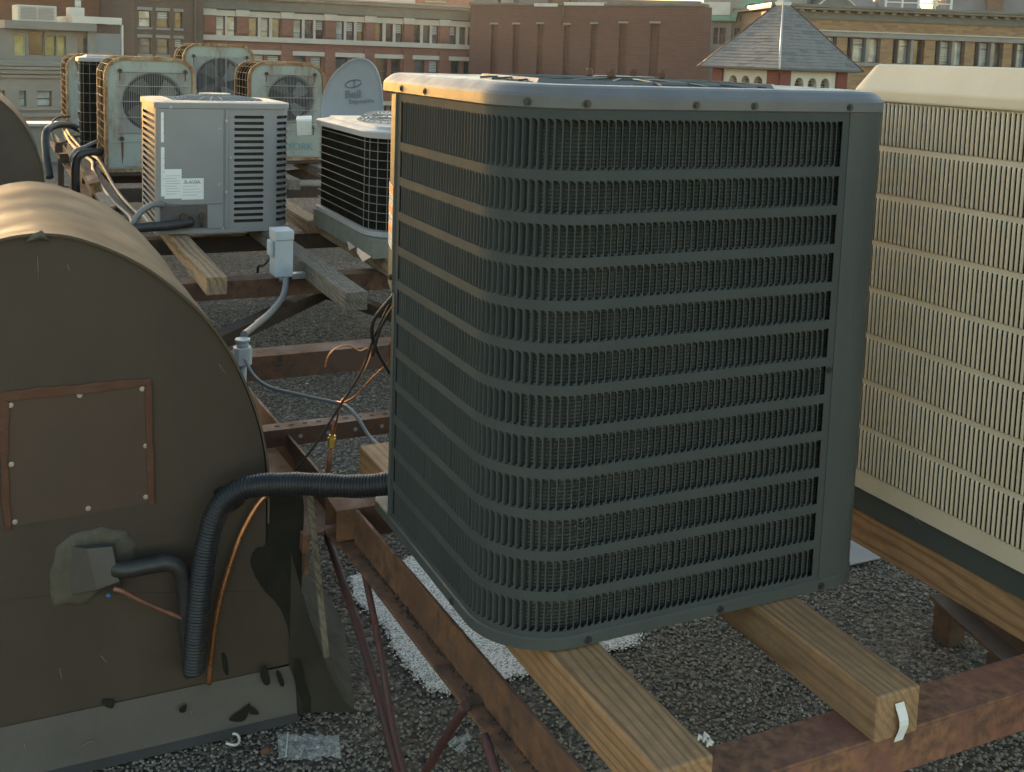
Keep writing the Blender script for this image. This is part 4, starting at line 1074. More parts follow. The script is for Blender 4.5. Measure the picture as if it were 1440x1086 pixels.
    vr = MB(); vx1 = q(291, 300).x; vr.box((x0+0.02, y0-0.003, zb+0.03), (vx1, y0-0.0005, az0-0.004)); vr.build('valve_recess', FLANGE, root)
    fl = MB(); fl.box((vx1+0.002, y0-0.007, zb+0.026), (ax1, y0-0.001, az0-0.003)); fl.build('lower_filler', LTGREY, root, 0.001)
    rb = MB(); rb.box((q(317, 200).x, y0-0.006, zb+0.026), (q(321, 200).x, y0-0.0005, zt-0.003)); rb.build('seam_cover', LTGREY, root, 0.001)
    for (sx, sy) in ((308, 181), (308, 259), (318, 170), (318, 270), (313, 321), (324, 222), (240, 151)): p_ = q(sx, sy); screw(pn, (p_.x, y0-0.0085, p_.z), (0,-1,0), GALV, 1.1)
    # paper labels
    def lab(pa, pb, name, lines):
        a, b = q(*pa), q(*pb)
        mb = MB(); mb.box((a.x, y0-0.0095, b.z), (b.x, y0-0.0083, a.z)); o = mb.build(name, PAPER, pn)
        tx = MB()
        for i in range(lines):
            z = a.z - (a.z-b.z)*(0.22 + 0.7*i/lines); w_ = (b.x-a.x)*(0.85 - 0.2*((i*5) % 3)/2)
            tx.box((a.x+0.006, y0-0.0099, z-0.0014), (a.x+0.006+w_, y0-0.0096, z))
        tx.build('printed_lines', INK, o); return o
    lab((231, 238), (255, 279), 'paper_label', 8)
    l2 = lab((255, 251), (286, 280), 'paper_label', 5)
    c = q(270, 256); place(text_mesh('R-410A', 0.026, 0.0003), 'lettering', INK, l2, (c.x, y0-0.0100, c.z), (1,0,0), (0,0,1))
    lab((226, 158), (230, 200), 'paper_label', 3); lab((226, 207), (231, 276), 'paper_label', 5)
    vv = MB(); a = q(283, 303); vv.cyl((a.x, y0-0.03, a.z), (a.x, y0-0.004, a.z), 0.014, 8); vv.cyl((a.x, y0-0.02, a.z-0.06), (a.x, y0-0.02, a.z), 0.006, 8); vv.build('service_valve', STEELDARK, root)
    vv = MB(); a = q(258, 305); vv.cyl((a.x, y0-0.05, a.z), (a.x, y0-0.004, a.z), 0.02, 8); vv.build('service_valve', STEELDARK, root)
grey_condenser()
tube_thing('insulated_pipe', 'thick dark insulated pipe leaving the front of the light grey condenser', 'pipe', [PY(270, 312, 4.215), PY(240, 317, 4.18), PY(200, 320, 4.15), PY(165, 325, 4.1), PY(120, 340, 3.9)], 0.026, RUBBER, 12)
tube_thing('grey_conduit', 'bent grey conduit curving up to the left edge of the light grey condenser', 'conduit', [PY(230, 288, 4.215), PY(216, 288, 4.19), PY(202, 295, 4.18), PY(191, 307, 4.17), PY(184, 322, 4.16), PY(178, 345, 4.15)], 0.016, PVCGREY, 12)

# ================================================================== wire guard condenser
def wire_condenser(label, x0, y0, x1, y1, zc, zb, zt, rad, name_curb=True, dome=True):
    root = thing('condenser_unit', label, 'air conditioner', ((x0+x1)/2, (y0+y1)/2, zc))
    co = MB(); co.loops([[(x, y, z) for x, y in inset(x0, y0, x1, y1, rad, 0.02)] for z in (zb, zt)], True, True, True); co.build('coil', COILBLK, root)
    g = MB()
    nh = 11
    for i in range(nh):
        z = zb + 0.03 + (zt-zb-0.05)*i/(nh-1)
        pl = inset(x0, y0, x1, y1, rad, 0.004, 6); pl = pl + [pl[0]]
        g.tube([(x, y, z) for x, y in pl], 0.0022, 4, False)
    pth = Path(inset(x0, y0, x1, y1, rad, 0.0075, 6)); m_ = int(pth.len/0.055)
    for i in range(m_):
        p, t, n_ = pth.at(pth.len*i/m_); g.tube([(p.x, p.y, zb), (p.x, p.y, zt)], 0.0019, 4, False)
    g.build('wire_guard', WIREGREY, root)
    bs = MB(); bs.loops([[(x, y, z) for x, y in inset(x0, y0, x1, y1, rad, d)] for d, z in ((0.0, zb-0.004), (-0.008, zb), (-0.008, zb+0.022), (0.0, zb+0.024), (0.02, zb+0.024))], True, True, True); bs.build('base_pan', PALELID, root)
    if name_curb:
        cu = MB(); cu.box((x0-0.006, y0+0.012, zc), (x1+0.006, y1+0.03, zb-0.0045)); cu.build('sheet_metal_curb', WIREBASE, root, 0.002)
        fl = MB(); a = (x0-0.007)
        fl.add([(a, y0+0.25, zc+0.015), (a, y0+0.02, zc+0.01), (a-0.03, y0+0.06, zc-0.02), (a-0.016, y0+0.2, zc-0.004)], [(0,1,2,3)]); fl.add([(a, y0+0.42, zc+0.02), (a, y0+0.28, zc+0.012), (a-0.02, y0+0.32, zc-0.012)], [(0,1,2)])
        fl.build('loose_flashing', GALV, root)
    lid = MB(); cx, cy = (x0+x1)/2, (y0+y1)/2; R_ = min(x1-x0, y1-y0)/2
    lps = [[(x, y, z) for x, y in inset(x0, y0, x1, y1, rad, d, 8)] for d, z in ((0.005, zt), (-0.012, zt+0.002), (-0.012, zt+0.028), (-0.004, zt+0.034), (0.05, zt+0.042), (0.06, zt+0.054))]
    an = [math.atan2(p[1]-cy, p[0]-cx) for p in lps[0]]
    for f_, dz in ((0.80, 0.056), (0.78, 0.05)): lps.append([(cx+R_*f_*math.cos(a), cy+R_*f_*math.sin(a), zt+dz) for a in an])
    lid.loops(lps, True, True, True); lid.build('lid', PALELID, root)
    if dome:
        g = MB()
        for i, r_ in enumerate(np.linspace(0.1, 0.78, 13)): g.tube([(cx+R_*r_*math.cos(a), cy+R_*r_*math.sin(a), zt+0.095-0.045*max(0, (r_-0.6)/0.18)**1.3*0.9) for a in np.linspace(0, 2*math.pi, 41)], 0.0032, 5, False)
        for a in np.linspace(0, 2*math.pi, 41)[:-1]: g.tube([(cx+R_*r_*math.cos(a), cy+R_*r_*math.sin(a), zt+0.098-0.045*max(0, (r_-0.6)/0.18)**1.3*0.9) for r_ in (0.55, 0.62, 0.7, 0.78)], 0.003, 4, False)
        g.build('fan_guard', PALELID, root)
    return root
wire_condenser('black coil condenser behind a square wire guard on a sheet metal curb', 0.862, 3.32, 1.60, 4.38, ZT, 0.672, 1.145, (0.20, 0.15, 0.12, 0.03))
a = PX(483, 182, 0.862+0.02)
wire_condenser('narrow dark coil condenser squeezed between two pale green condensers', -0.135, 8.3, 0.4, 8.75, 0.47, 0.52, 1.395, (0.08, 0.08, 0.05, 0.05), False, False)
for sx in (-0.10, 0.30):
    timber('timber under the narrow dark coil condenser, ' + ('joist side' if sx < 0 else 'far side from the joist'), sx, sx+0.085, 8.1, 8.95, 0.4695, 0.079, WOODOLD)

# ================================================================== pale green condensers with round fans
def outline(w, h, r, n=10):
    pts = [(-w/2, 0), (w/2, 0), (w/2, h-r)]
    pts += [(w/2-r+r*math.cos(a), h-r+r*math.sin(a)) for a in np.linspace(0, math.pi/2, n)[1:]]
    pts += [(-w/2+r-r*math.sin(a), h-r+r*math.cos(a)) for a in np.linspace(0, math.pi/2, n)]
    return pts[:-1] + [(-w/2, h-r)]
def fan_condenser(label, xl, y0, w, h, dep, zb, fan=(0.0, 0.62, 0.25), vertical=False, logo=None, legs=True):
    xc = xl + w/2
    root = thing('condenser_unit', label, 'air conditioner', (xc, y0+dep/2, zb), 'pale green condensers with round fans')
    r = 0.145
    ol = outline(w, h, r); il = outline(w-0.05, h-0.05, r-0.03); il = [(a, b+0.025) for a, b in il]
    P = lambda q, y: (xc+q[0], y, zb+q[1])
    fx, fz, fr = fan[0]*w, fan[1]*h, fan[2]
    # rim: front frame and back frame
    for (ya, yb) in ((y0, y0+0.05), (y0+dep-0.05, y0+dep)):
        rim = MB(); rim.loops([[P(q, ya) for q in il], [P(q, ya) for q in ol], [P(q, yb) for q in ol], [P(q, yb) for q in il]], True)
        rim.build('rim_frame', YRUST, root)
    # front sheet with the fan opening
    m_ = 72; angs = np.linspace(-math.pi, math.pi, m_+1)[:-1]
    poly = [Vector(q) for q in il]
    def cast(a):
        d = Vector((math.cos(a), math.sin(a))); o = Vector((fx, fz)); best = 1e9
        for i in range(len(poly)):
            p, q = poly[i], poly[(i+1) % len(poly)]; e = q-p
            den = d.x*e.y - d.y*e.x
            if abs(den) < 1e-9: continue
            s_ = ((p.x-o.x)*e.y - (p.y-o.y)*e.x)/den; u = ((p.x-o.x)*d.y - (p.y-o.y)*d.x)/den
            if s_ > 0 and -1e-6 <= u <= 1+1e-6: best = min(best, s_)
        return (o.x + d.x*best, o.y + d.y*best)
    outer = [cast(a) for a in angs]
    # snap to the corners so that the sheet fills its frame
    for cpt in (il[0], il[1]):
        j = min(range(m_), key=lambda k_: (outer[k_][0]-cpt[0])**2 + (outer[k_][1]-cpt[1])**2); outer[j] = cpt
    yf = y0 + 0.012
    fs = MB()
    circ = [(fx+fr*math.cos(a), fz+fr*math.sin(a)) for a in angs]; lip = [(fx+(fr+0.012)*math.cos(a), fz+(fr+0.012)*math.sin(a)) for a in angs]
    fs.loops([[P(q, yf) for q in outer], [P(q, yf) for q in lip], [P(q, yf+0.012) for q in circ], [P(q, yf+0.10) for q in circ]], True)
    sheet = fs.build('front_sheet', YGREEN, root)
    bk = MB(); bk.add([P(q, yf+0.10) for q in circ], [tuple(range(m_))]); bk.build('fan_well', DARKIN, root)
    inn = MB(); inn.loops([[P(q, y) for q in il] for y in (y0+0.125, y0+dep-0.03)], True, True, True); inn.build('coil', COILBLK, root)
    # fan
    fb = MB(); fb.cyl(P((fx, fz), yf+0.05), P((fx, fz), yf+0.085), 0.05, 16)
    fan_o = fb.build('fan_hub', STEELDARK, root)
    for k_ in range(4):
        a0 = k_*math.pi/2 + 0.5; vs = []; rr = (0.04, 0.13, 0.235 if fr >= 0.25 else fr-0.02)
        for i, q in enumerate(rr):
            wv = (0.35, 0.42, 0.36)[i]
            for s_ in (-1, 0, 1):
                a = a0 + s_*wv + i*0.12; vs.append(P((fx+q*math.cos(a), fz+q*math.sin(a)), yf+0.06 + s_*0.016))
        bl = MB(); bl.add(vs, [(i*3+j, i*3+j+1, (i+1)*3+j+1, (i+1)*3+j) for i in range(2) for j in range(2)], True); bl.build('fan_blade', FANBLADE, fan_o)
    # guard
    g = MB(); gx0, gx1, gz0, gz1 = fx-fr-0.015, fx+fr+0.015, fz-fr-0.02, fz+fr+0.02
    for i in range(int((gx1-gx0)/0.0125)+1):
        x = gx0 + 0.0125*i; g.tube([P((x, gz0), yf-0.004), P((x, gz1), yf-0.004)], 0.0019, 4, False)
    bars = [gz0 + (gz1-gz0)*f_ for f_ in (0.03, 0.27, 0.52, 0.76, 0.985)]
    if vertical:
        for f_ in (0.03, 0.22, 0.41, 0.6, 0.79, 0.97): x = gx0+(gx1-gx0)*f_; g.tube([P((x, gz0), yf-0.008), P((x, gz1), yf-0.008)], 0.0036, 5, False)
    else:
        for z in bars: g.tube([P((gx0-0.02, z), yf-0.008), P((gx1+0.02, z), yf-0.008)], 0.0034, 5, False)
    g.build('fan_guard', PALELID, root)
    for (kx, kz) in ((gx0-0.005, gz1+0.0), (gx1+0.0, gz1+0.0), (gx0+0.005, gz0-0.03), (gx1-0.005, gz0-0.03)):
        kb = MB(); kb.cyl(P((kx, kz), yf-0.022), P((kx, kz), yf-0.002), 0.015, 10); ko = kb.build('clamp_knob', STEELDARK, sheet)
        sb = MB(); sb.box(P((kx-0.003, kz-0.07), yf-0.006), P((kx+0.003, kz-0.012), yf-0.001)); sb.build('clamp_strap', STEELRUST, ko)
    # lower panel seam and kick rail
    sm = MB(); zs_ = max(gz0-0.055, 0.06); sm.box(P((-w/2+0.03, zs_-0.004), yf-0.006), P((w/2-0.03, zs_+0.006), yf-0.0005)); sm.box(P((-w/2+0.03, 0.035), yf-0.005), P((w/2-0.03, 0.047), yf-0.0005)); sm.build('panel_seam', YGREEN, root)
    rs = MB(); st_ = [(-0.012, 0), (0.012, 0), (0.008, -0.06), (0.006, -0.15), (-0.002, -0.2), (-0.007, -0.1)]
    if logo is None: rs.add([P((gx0+0.01+a, zs_+0.03+b), yf-0.0012) for a, b in st_], [tuple(range(6))]); rs.build('rust_run', SEALRED, sheet)
    # wire cage over the left side and the crown
    wg = MB(); hlf = [q for q in ol if True]
    pth = Path([(-w/2, 0.0), (-w/2, h-r)] + [(-w/2+r-r*math.cos(a), h-r+r*math.sin(a)) for a in np.linspace(0, math.pi/2, 9)[1:]] + [(w/2-r, h)])
    kN = int(pth.len/0.06)
    for i in range(1, kN):
        p, t, n_ = pth.at(pth.len*i/kN); wg.tube([P((p.x, p.y), y0+0.04), P((p.x, p.y), y0+dep-0.04)], 0.0032, 4, False)
    for f_ in (0.2, 0.4, 0.6, 0.8):
        wg.tube([P((q.x, q.y), y0+dep*f_) for q in pth.p], 0.0028, 4, False)
    wg.build('wire_cage', YRUST, root)
    if logo:
        me = text_mesh(logo, 0.085, 0.0012); place(me, 'lettering', YORKINK, sheet, P((0.18*w, 0.14*h), yf-0.003), (1,0,0), (0,0,1))
    bs = MB(); bs.box((xl+0.005, y0+0.01, zb-0.03), (xl+w-0.005, y0+dep-0.01, zb-0.0005)); bs.build('base_rail', STEELDARK, root, 0.004)
    return root
fan_condenser('pale green condenser with a rust run below its fan, behind the light grey condenser', -0.055, 6.88, 0.65, 0.855, 0.72, 0.607, (0.03, 0.605, 0.215))
fan_condenser('pale green condenser farthest along the left joist, rusty crown and sunlit wire cage', -0.15, 10.3, 0.66, 0.83, 1.1, 0.607, (0.03, 0.60, 0.22))
fan_condenser('pale green condenser with blue green lettering, behind the satellite dish side', 1.135, 7.60, 0.66, 0.84, 0.62, 0.607, (0.05, 0.63, 0.19), logo='YORK')
fan_condenser('pale green condenser with upright guard bars and a rusty crown, standing highest', 0.865, 9.4, 0.70, 0.87, 0.60, 0.715, (0.02, 0.56, 0.24), vertical=True)
for (bx, by, lb) in ((-0.13, 10.2, 'left support timber of the farthest pale green condenser'), (0.40, 10.2, 'right support timber of the farthest pale green condenser'), (0.90, 9.3, 'left support timber of the highest pale green condenser'), (1.40, 9.3, 'right support timber of the highest pale green condenser')):
    hi = 0.6845 if bx > 0.5 else 0.5765
    timber(lb, bx, bx+0.09, by, by+1.2 if bx < 0.5 else by+0.85, hi, hi - ZS if bx > 0.5 else 0.0795, WOODOLD)
beam_box('steel_beam', 'dark steel channel crossing below the highest pale green condenser', (-0.25, 9.55, ZS), (2.6, 9.55, ZS), 0.10, 0.09, STEELDARK)
beam_box('steel_beam', 'dark steel channel crossing below the farthest pale green condenser', (-0.25, 10.6, ZS), (2.6, 10.6, ZS), 0.10, 0.09, STEELDARK)

# ================================================================== satellite dish
dish = thing('satellite_dish', 'grey oval satellite dish with dark lettering behind the wire guard condenser', 'satellite dish', (1.62, 6.4, 0.0))
dc = PY(500, 156, 6.25); nrm = Vector((-0.50, -0.85, 0.10)).normalized()
ex = UPZ.cross(nrm).normalized(); ex = Vector((0.86, -0.50, 0.03)).normalized(); ex = (ex - nrm*ex.dot(nrm)).normalized(); ez = nrm.cross(ex).normalized()
A_, B_ = 0.232, 0.385
sk_ = 0.10
def dpt(u, w_, off=0.0):
    return dc + ex*(u*A_ + 0.06*w_*w_ - 0.03) + ez*(w_*B_) + nrm*(0.05*(u*u + w_*w_) - 0.05 + off)
ds = MB(); rings = []
for k_ in (0.02, 0.3, 0.55, 0.75, 0.9, 1.0): rings.append([dpt(k_*math.cos(a), k_*math.sin(a)) for a in np.linspace(0, 2*math.pi, 49)[:-1]])
for f_, off in ((1.015, 0.004), (1.03, -0.004), (1.03, -0.02), (1.0, -0.024), (0.5, -0.03), (0.02, -0.03)): rings.append([dpt(f_*math.cos(a), f_*math.sin(a), off) for a in np.linspace(0, 2*math.pi, 49)[:-1]])
ds.loops(rings, True, True, True, True); refl = ds.build('reflector', DISHGREY, dish)
tp = PY(496, 136, 6.25)
def on_dish(px, py):
    d = ray(px, py); q0 = dc - nrm*0.045; s_ = (q0 - CAM).dot(nrm)/d.dot(nrm); return CAM + d*s_ + nrm*0.019
place(text_mesh('Bell', 0.085, 0.0008), 'lettering', LOGOINK, refl, on_dish(497, 133), ex + ez*0.10, ez)
place(text_mesh('ExpressVu', 0.045, 0.0008), 'lettering', LOGOINK, refl, on_dish(509, 142.5), ex + ez*0.10, ez)
def emblem(r1, r2, rot, c):
    pts = [c + (ex*(r1*math.cos(a)*math.cos(rot) - r2*math.sin(a)*math.sin(rot)) + ez*(r1*math.cos(a)*math.sin(rot) + r2*math.sin(a))) for a in np.linspace(0.3, 2*math.pi-0.1, 26)]
    mb = MB(); mb.tube(pts, 0.0035, 5); return mb.build('emblem', LOGOINK, refl)
emblem(0.062, 0.026, 0.22, on_dish(497.5, 118))
mb = MB(); c = on_dish(499, 118); mb.tube([c + ez*0.03, c - ez*0.03], 0.0035, 5); mb.build('emblem', LOGOINK, refl)
ps = MB(); ps.cyl((dc.x-nrm.x*0.10, dc.y-nrm.y*0.10, 0.0), (dc.x-nrm.x*0.10, dc.y-nrm.y*0.10, dc.z), 0.025, 12); ps.cyl(Vector((dc.x-nrm.x*0.10, dc.y-nrm.y*0.10, dc.z)), dc - nrm*0.06, 0.03, 10); ps.build('mast', GALV, dish)
# tilted pale box between the lettered condenser and the wire guard condenser
eb = thing('electrical_box', 'yellowed plastic electrical box tilted between the lettered and wire guard condensers', 'electrical box', PY(428, 196, 4.3))
c = PY(428, 177, 4.3); e1 = Vector((0.93, -0.25, 0.05)).normalized(); e3 = Vector((-0.1, -0.15, 1)).normalized(); e2 = e3.cross(e1).normalized(); e3 = e1.cross(e2)
mb = MB(); mb.obox(c, e1, e2, e3, 0.042, 0.05, 0.046); mb.build('box_body', WHITEPLASTIC, eb, 0.006)
mb = MB(); mb.obox(c - e2*0.056, e1, e2, e3, 0.04, 0.005, 0.042); mb.build('box_cover', WHITEPLASTIC, eb, 0.003)
mb = MB(); mb.bar(c + e1*0.05, Vector((0.86, c.y-0.02, c.z-0.01)), 0.03, 0.02); mb.build('bracket', GALV, eb)

# ================================================================== cables and pipes on the left joist
tube_thing('insulated_pipe', 'black insulated pipe hooking up over the far end of the left joist', 'pipe', [PY(112, 182, 9.3), PY(97, 176, 9.2), PY(80, 176, 9.0), PY(67, 183, 8.8), PY(64, 196, 8.7), PY(66, 225, 8.5), PY(70, 250, 8.4)], 0.033, RUBBER, 10)
tube_thing('insulated_pipe', 'dark insulated pipe bending down past the rust streaked condenser', 'pipe', [PY(142, 214, 6.95), PY(126, 214, 6.85), PY(113, 218, 6.8), PY(107, 228, 6.8), PY(106, 255, 6.8), PY(108, 285, 6.8)], 0.030, RUBBER, 10)
tube_thing('grey_conduit', 'green grey conduit hooking out below the rust streaked condenser', 'conduit', [PY(136, 199, 7.0), PY(120, 206, 6.9), PY(107, 211, 6.8), PY(101, 218, 6.7), PY(100, 228, 6.7)], 0.013, PVCGREY, 8)
tube_thing('black_cable', 'black cable lying along the weathered timber on the left joist', 'cable', [PY(92, 187, 9.4), PY(99, 200, 8.6), PY(112, 215, 7.6), PY(130, 228, 7.0), PY(132, 240, 6.7), PY(143, 262, 6.0), PY(160, 286, 5.3), PY(182, 306, 4.9), PY(186, 318, 4.7)], 0.016, RUBBER, 8)
tube_thing('black_cable', 'second black cable running beside the first on the left joist', 'cable', [PY(94, 183, 9.5), PY(101, 193, 8.8), PY(118, 212, 7.6), PY(138, 224, 6.9), PY(146, 236, 6.4), PY(160, 262, 5.8), PY(176, 284, 5.3), PY(196, 304, 4.9)], 0.013, RUBBER, 8)
tube_thing('black_cable', 'thin black cable looping at the farthest pale green condenser', 'cable', [PY(98, 164, 10.2), PY(80, 166, 9.8), PY(72, 178, 9.5), PY(78, 200, 9.2), PY(92, 200, 9.2), PY(100, 192, 9.3)], 0.010, RUBBER, 8)
for i, (px, py, y, lb) in enumerate(((128, 250, 6.3, 'rusty plate on edge beside the left joist'), (148, 282, 5.4, 'broken brown board lying along the left joist'))):
    c = PY(px, py, y); mb = MB(); mb.obox(Vector((c.x, y, c.z)), Vector((1,0,0.25)).normalized(), Vector((0,1,0)), Vector((-0.25,0,1)).normalized(), 0.035, 0.35, 0.008); o = mb.build('scrap_board', STEELRUST if i == 0 else WOODOLD, None, 0.002, origin=(c.x, y, c.z)); tag(o, lb, 'board')
# ================================================================== background: the buildings round the roof
EYE = CAM.z
class Wall:
    """a vertical wall plane between two picture columns at two distances"""
    def __init__(s, pl, dl, pr, dr, py=80):
        a = ray(pl, py); a.z = 0; a.normalize(); b = ray(pr, py); b.z = 0; b.normalize()
        s.a = Vector((CAM.x, CAM.y, 0)) + a*dl; s.b = Vector((CAM.x, CAM.y, 0)) + b*dr
        s.e = (s.b - s.a).normalized(); s.n = Vector((s.e.y, -s.e.x, 0)); s.len = (s.b - s.a).length
    def uz(s, px, py):
        d = ray(px, py); k = (s.a - CAM).dot(s.n) / d.dot(s.n); p = CAM + d*k
        return (p - s.a).dot(s.e), p.z
    def frame(s, o):
        o.matrix_world = Matrix(((s.e.x, -s.n.x, 0, s.a.x), (s.e.y, -s.n.y, 0, s.a.y), (0, 0, 1, 0), (0, 0, 0, 1)))
def building(name, label, w, cat='building'):
    o = bpy.data.objects.new(name, None); COL.objects.link(o); w.frame(o); return tag(o, label, cat)
def part(mb, name, mat, parent, bevel=0):
    o = link(name, mb.mesh(name), mat, parent)
    return o
def wall_openings(parent, name, mat, u0, u1, z0, z1, ops, depth=0.25, thick=6.0):
    """wall with real openings: cells round the openings, reveals, a body behind. Local X along, Y into the wall"""
    us = sorted(set([u0, u1] + [q for o in ops for q in (o[0], o[2])])); zs = sorted(set([z0, z1] + [q for o in ops for q in (o[1], o[3])]))
    us = [q for q in us if u0 <= q <= u1]; zs = [q for q in zs if z0 <= q <= z1]
    mb = MB()
    for i in range(len(us)-1):
        for j in range(len(zs)-1):
            cu, cz = (us[i]+us[i+1])/2, (zs[j]+zs[j+1])/2
            if any(o[0] < cu < o[2] and o[1] < cz < o[3] for o in ops): continue
            mb.add([(us[i],0,zs[j]),(us[i+1],0,zs[j]),(us[i+1],0,zs[j+1]),(us[i],0,zs[j+1])], [(0,1,2,3)])
    for (a, b, c, d) in ops:
        mb.add([(a,0,b),(c,0,b),(c,0,d),(a,0,d),(a,depth,b),(c,depth,b),(c,depth,d),(a,depth,d)], [(0,4,5,1),(1,5,6,2),(2,6,7,3),(3,7,4,0)])
    t_ = thick
    mb.add([(u0,0,z0),(u1,0,z0),(u1,t_,z0),(u0,t_,z0),(u0,0,z1),(u1,0,z1),(u1,t_,z1),(u0,t_,z1)], [(4,5,6,7),(1,2,6,5),(2,3,7,6),(3,0,4,7)])
    return part(mb, name, mat, parent)
def slab(parent, name, mat, u0, u1, z0, z1, proud, back=0.0):
    mb = MB(); mb.box((u0, -proud, z0), (u1, back, z1)); return part(mb, name, mat, parent)
PANES = [glass_pane('dark_window_glass', (0.025, 0.028, 0.030)), glass_pane('grey_window_glass', (0.07, 0.08, 0.085)), glass_pane('pale_window_glass', (0.22, 0.27, 0.29))]
BLIND = paint('window_blind', (0.50, 0.52, 0.50), (0.40, 0.42, 0.40), (0.6, 0.8), scale=2)
FRAMEB = paint('brown_window_frame', (0.10, 0.075, 0.05), (0.07, 0.055, 0.04), (0.5, 0.7))
def window(parent, o, depth, pane, sash=True, frame=FRAMEB, blind=0.0, rail=0.5):
    a, b, c, d = o; w_ = (c-a)*0.07
    mb = MB(); mb.box((a, depth-0.02, b), (c, depth, d)); f = part(mb, 'window', pane, parent)
    fr = MB(); y0, y1 = depth-0.09, depth-0.021
    fr.box((a, y0, b), (a+w_, y1, d)); fr.box((c-w_, y0, b), (c, y1, d)); fr.box((a+w_, y0, b), (c-w_, y1, b+w_)); fr.box((a+w_, y0, d-w_), (c-w_, y1, d))
    if sash: z = b + (d-b)*rail; fr.box((a+w_, y0, z-w_/2), (c-w_, y1, z+w_/2))
    part(fr, 'frame', frame, f)
    if blind:
        bl = MB(); k = max(3, int((d-b)*blind/0.12))
        for i in range(k):
            z = d - w_ - (d-b)*blind*(i+0.5)/k; bl.box((a+w_, depth-0.05, z-(d-b)*blind/k*0.36), (c-w_, depth-0.03, z+(d-b)*blind/k*0.36))
        part(bl, 'blind', BLIND, f)
    return f
BRK1 = brick('red_brown_brick', (0.23, 0.094, 0.060), (0.18, 0.075, 0.052), (0.20, 0.145, 0.115))
BRK2 = brick('dark_red_brick', (0.115, 0.053, 0.041), (0.090, 0.043, 0.035), (0.10, 0.075, 0.06))
BRK3 = brick('tan_brick', (0.30, 0.185, 0.09), (0.18, 0.10, 0.055), (0.22, 0.17, 0.12))
BRK4 = brick('brown_brick', (0.19, 0.085, 0.048), (0.16, 0.072, 0.042), (0.15, 0.09, 0.05))
BRK5 = brick('dull_brown_brick', (0.12, 0.08, 0.055), (0.10, 0.065, 0.045), (0.10, 0.075, 0.055))
STONE = paint('pale_limestone', (0.47, 0.43, 0.37), (0.38, 0.345, 0.295), (0.75, 0.9), scale=0.8, bmp=0.1, bscale=6)
STONEG = paint('grey_limestone', (0.25, 0.245, 0.225), (0.19, 0.185, 0.17), (0.75, 0.9), scale=0.8, bmp=0.1, bscale=6)
CORNICE = paint('grey_green_cornice', (0.085, 0.095, 0.083), (0.12, 0.13, 0.115), (0.5, 0.7), scale=1.2)
VERDI = paint('verdigris_copper', (0.10, 0.27, 0.20), (0.16, 0.34, 0.26), (0.6, 0.8), scale=2)
ROOFGREY = paint('grey_roof_felt', (0.14, 0.145, 0.15), (0.10, 0.105, 0.11), (0.7, 0.9), scale=0.7)
STUCCO = paint('grey_stucco', (0.21, 0.20, 0.18), (0.175, 0.165, 0.15), (0.8, 0.9), scale=0.9)
WHITESTN = paint('white_painted_stone', (0.52, 0.51, 0.46), (0.42, 0.41, 0.37), (0.7, 0.85), scale=1.5)

# --- long brick and stone building
w = Wall(285, 80, 662, 85.5)
B = building('brick_building', 'red brown brick building with pale stone mullions and a grey green cornice', w)
zt_w = w.uz(308, 22.5)[1]; zb_w = w.uz(308, 51)[1]; zl_t = w.uz(362, 77)[1]; zl_b = zl_t - 1.95
grp = [[(304,316),(320,331)], [(350,362),(367,378),(383,394)], [(413,424),(428.5,440),(444,455)], [(473,483),(487,497.5),(501.5,511.5)], [(528.5,537.5),(542.5,552),(556.5,566)], [(582,590.5),(595,604),(608,616.5)], [(633,641),(646,654),(658,661)]]
low = [[(306,317),(322,332)], [(357,371),(376,393)], [(415,430),(437,452)], [(472,489),(496,507)], [(528,545),(550,563)], [(583,597),(603,616)], [(634,646),(652,660.5)]]
ops = []; lows = []
for g_ in grp:
    for (a, b) in g_: ops.append((w.uz(a, 40)[0], zb_w, w.uz(b, 40)[0], zt_w))
for g_ in low:
    for (a, b) in g_: lows.append((w.uz(a, 90)[0], zl_b, w.uz(b, 90)[0], zl_t))
low2 = [(a, b-3.6, c, d-3.6) for a, b, c, d in lows]
U1 = w.len
wall_openings(B, 'wall', BRK1, 0, U1, -14, zt_w+0.9, ops + lows + low2, 0.35, 18)
random.seed(11)
for i, o in enumerate(ops): window(B, o, 0.35, PANES[random.choice((0, 1, 1, 2))], True, FRAMEB, random.choice((0, 0, 0.45)), 0.32)
for i, o in enumerate(lows + low2): window(B, o, 0.35, PANES[random.choice((0, 1, 1))], True, FRAMEB, random.choice((0, 0, 0.5)))
z = lambda px, py: w.uz(px, py)[1]
slab(B, 'string_course', STONE, -0.12, U1, z(285, 56.0), z(285, 48.7), 0.22)
slab(B, 'string_course', STONE, -0.05, U1, zl_t+0.02, zl_t+0.34, 0.12)
slab(B, 'string_course', STONE, -0.05, U1, zl_t-3.6+0.02, zl_t-3.6+0.34, 0.12)
slab(B, 'lintel_course', STONE, -0.05, U1, zt_w+0.01, zt_w+0.42, 0.10)
for g_ in grp:
    for (a, b), (c, d) in zip(g_, g_[1:]):
        slab(B, 'stone_mullion', STONE, w.uz(b, 40)[0]+0.02, w.uz(c, 40)[0]-0.02, zb_w, zt_w, 0.06)
edges_ = [(286, 302)] + [(g1[-1][1]+1.5, g2[0][0]-1.5) for g1, g2 in zip(grp, grp[1:])]
for (a, b) in edges_:
    slab(B, 'brick_pier', BRK1, w.uz(a, 40)[0], w.uz(b, 40)[0], zb_w+0.22, zt_w+0.02, 0.18)
    slab(B, 'pier_capital', STONE, w.uz(a, 40)[0]-0.08, w.uz(b, 40)[0]+0.08, zt_w+0.03, zt_w+0.50, 0.26)
    slab(B, 'brick_pier', BRK1, w.uz(a, 40)[0], w.uz(b, 40)[0], -14, zb_w-0.5, 0.14)
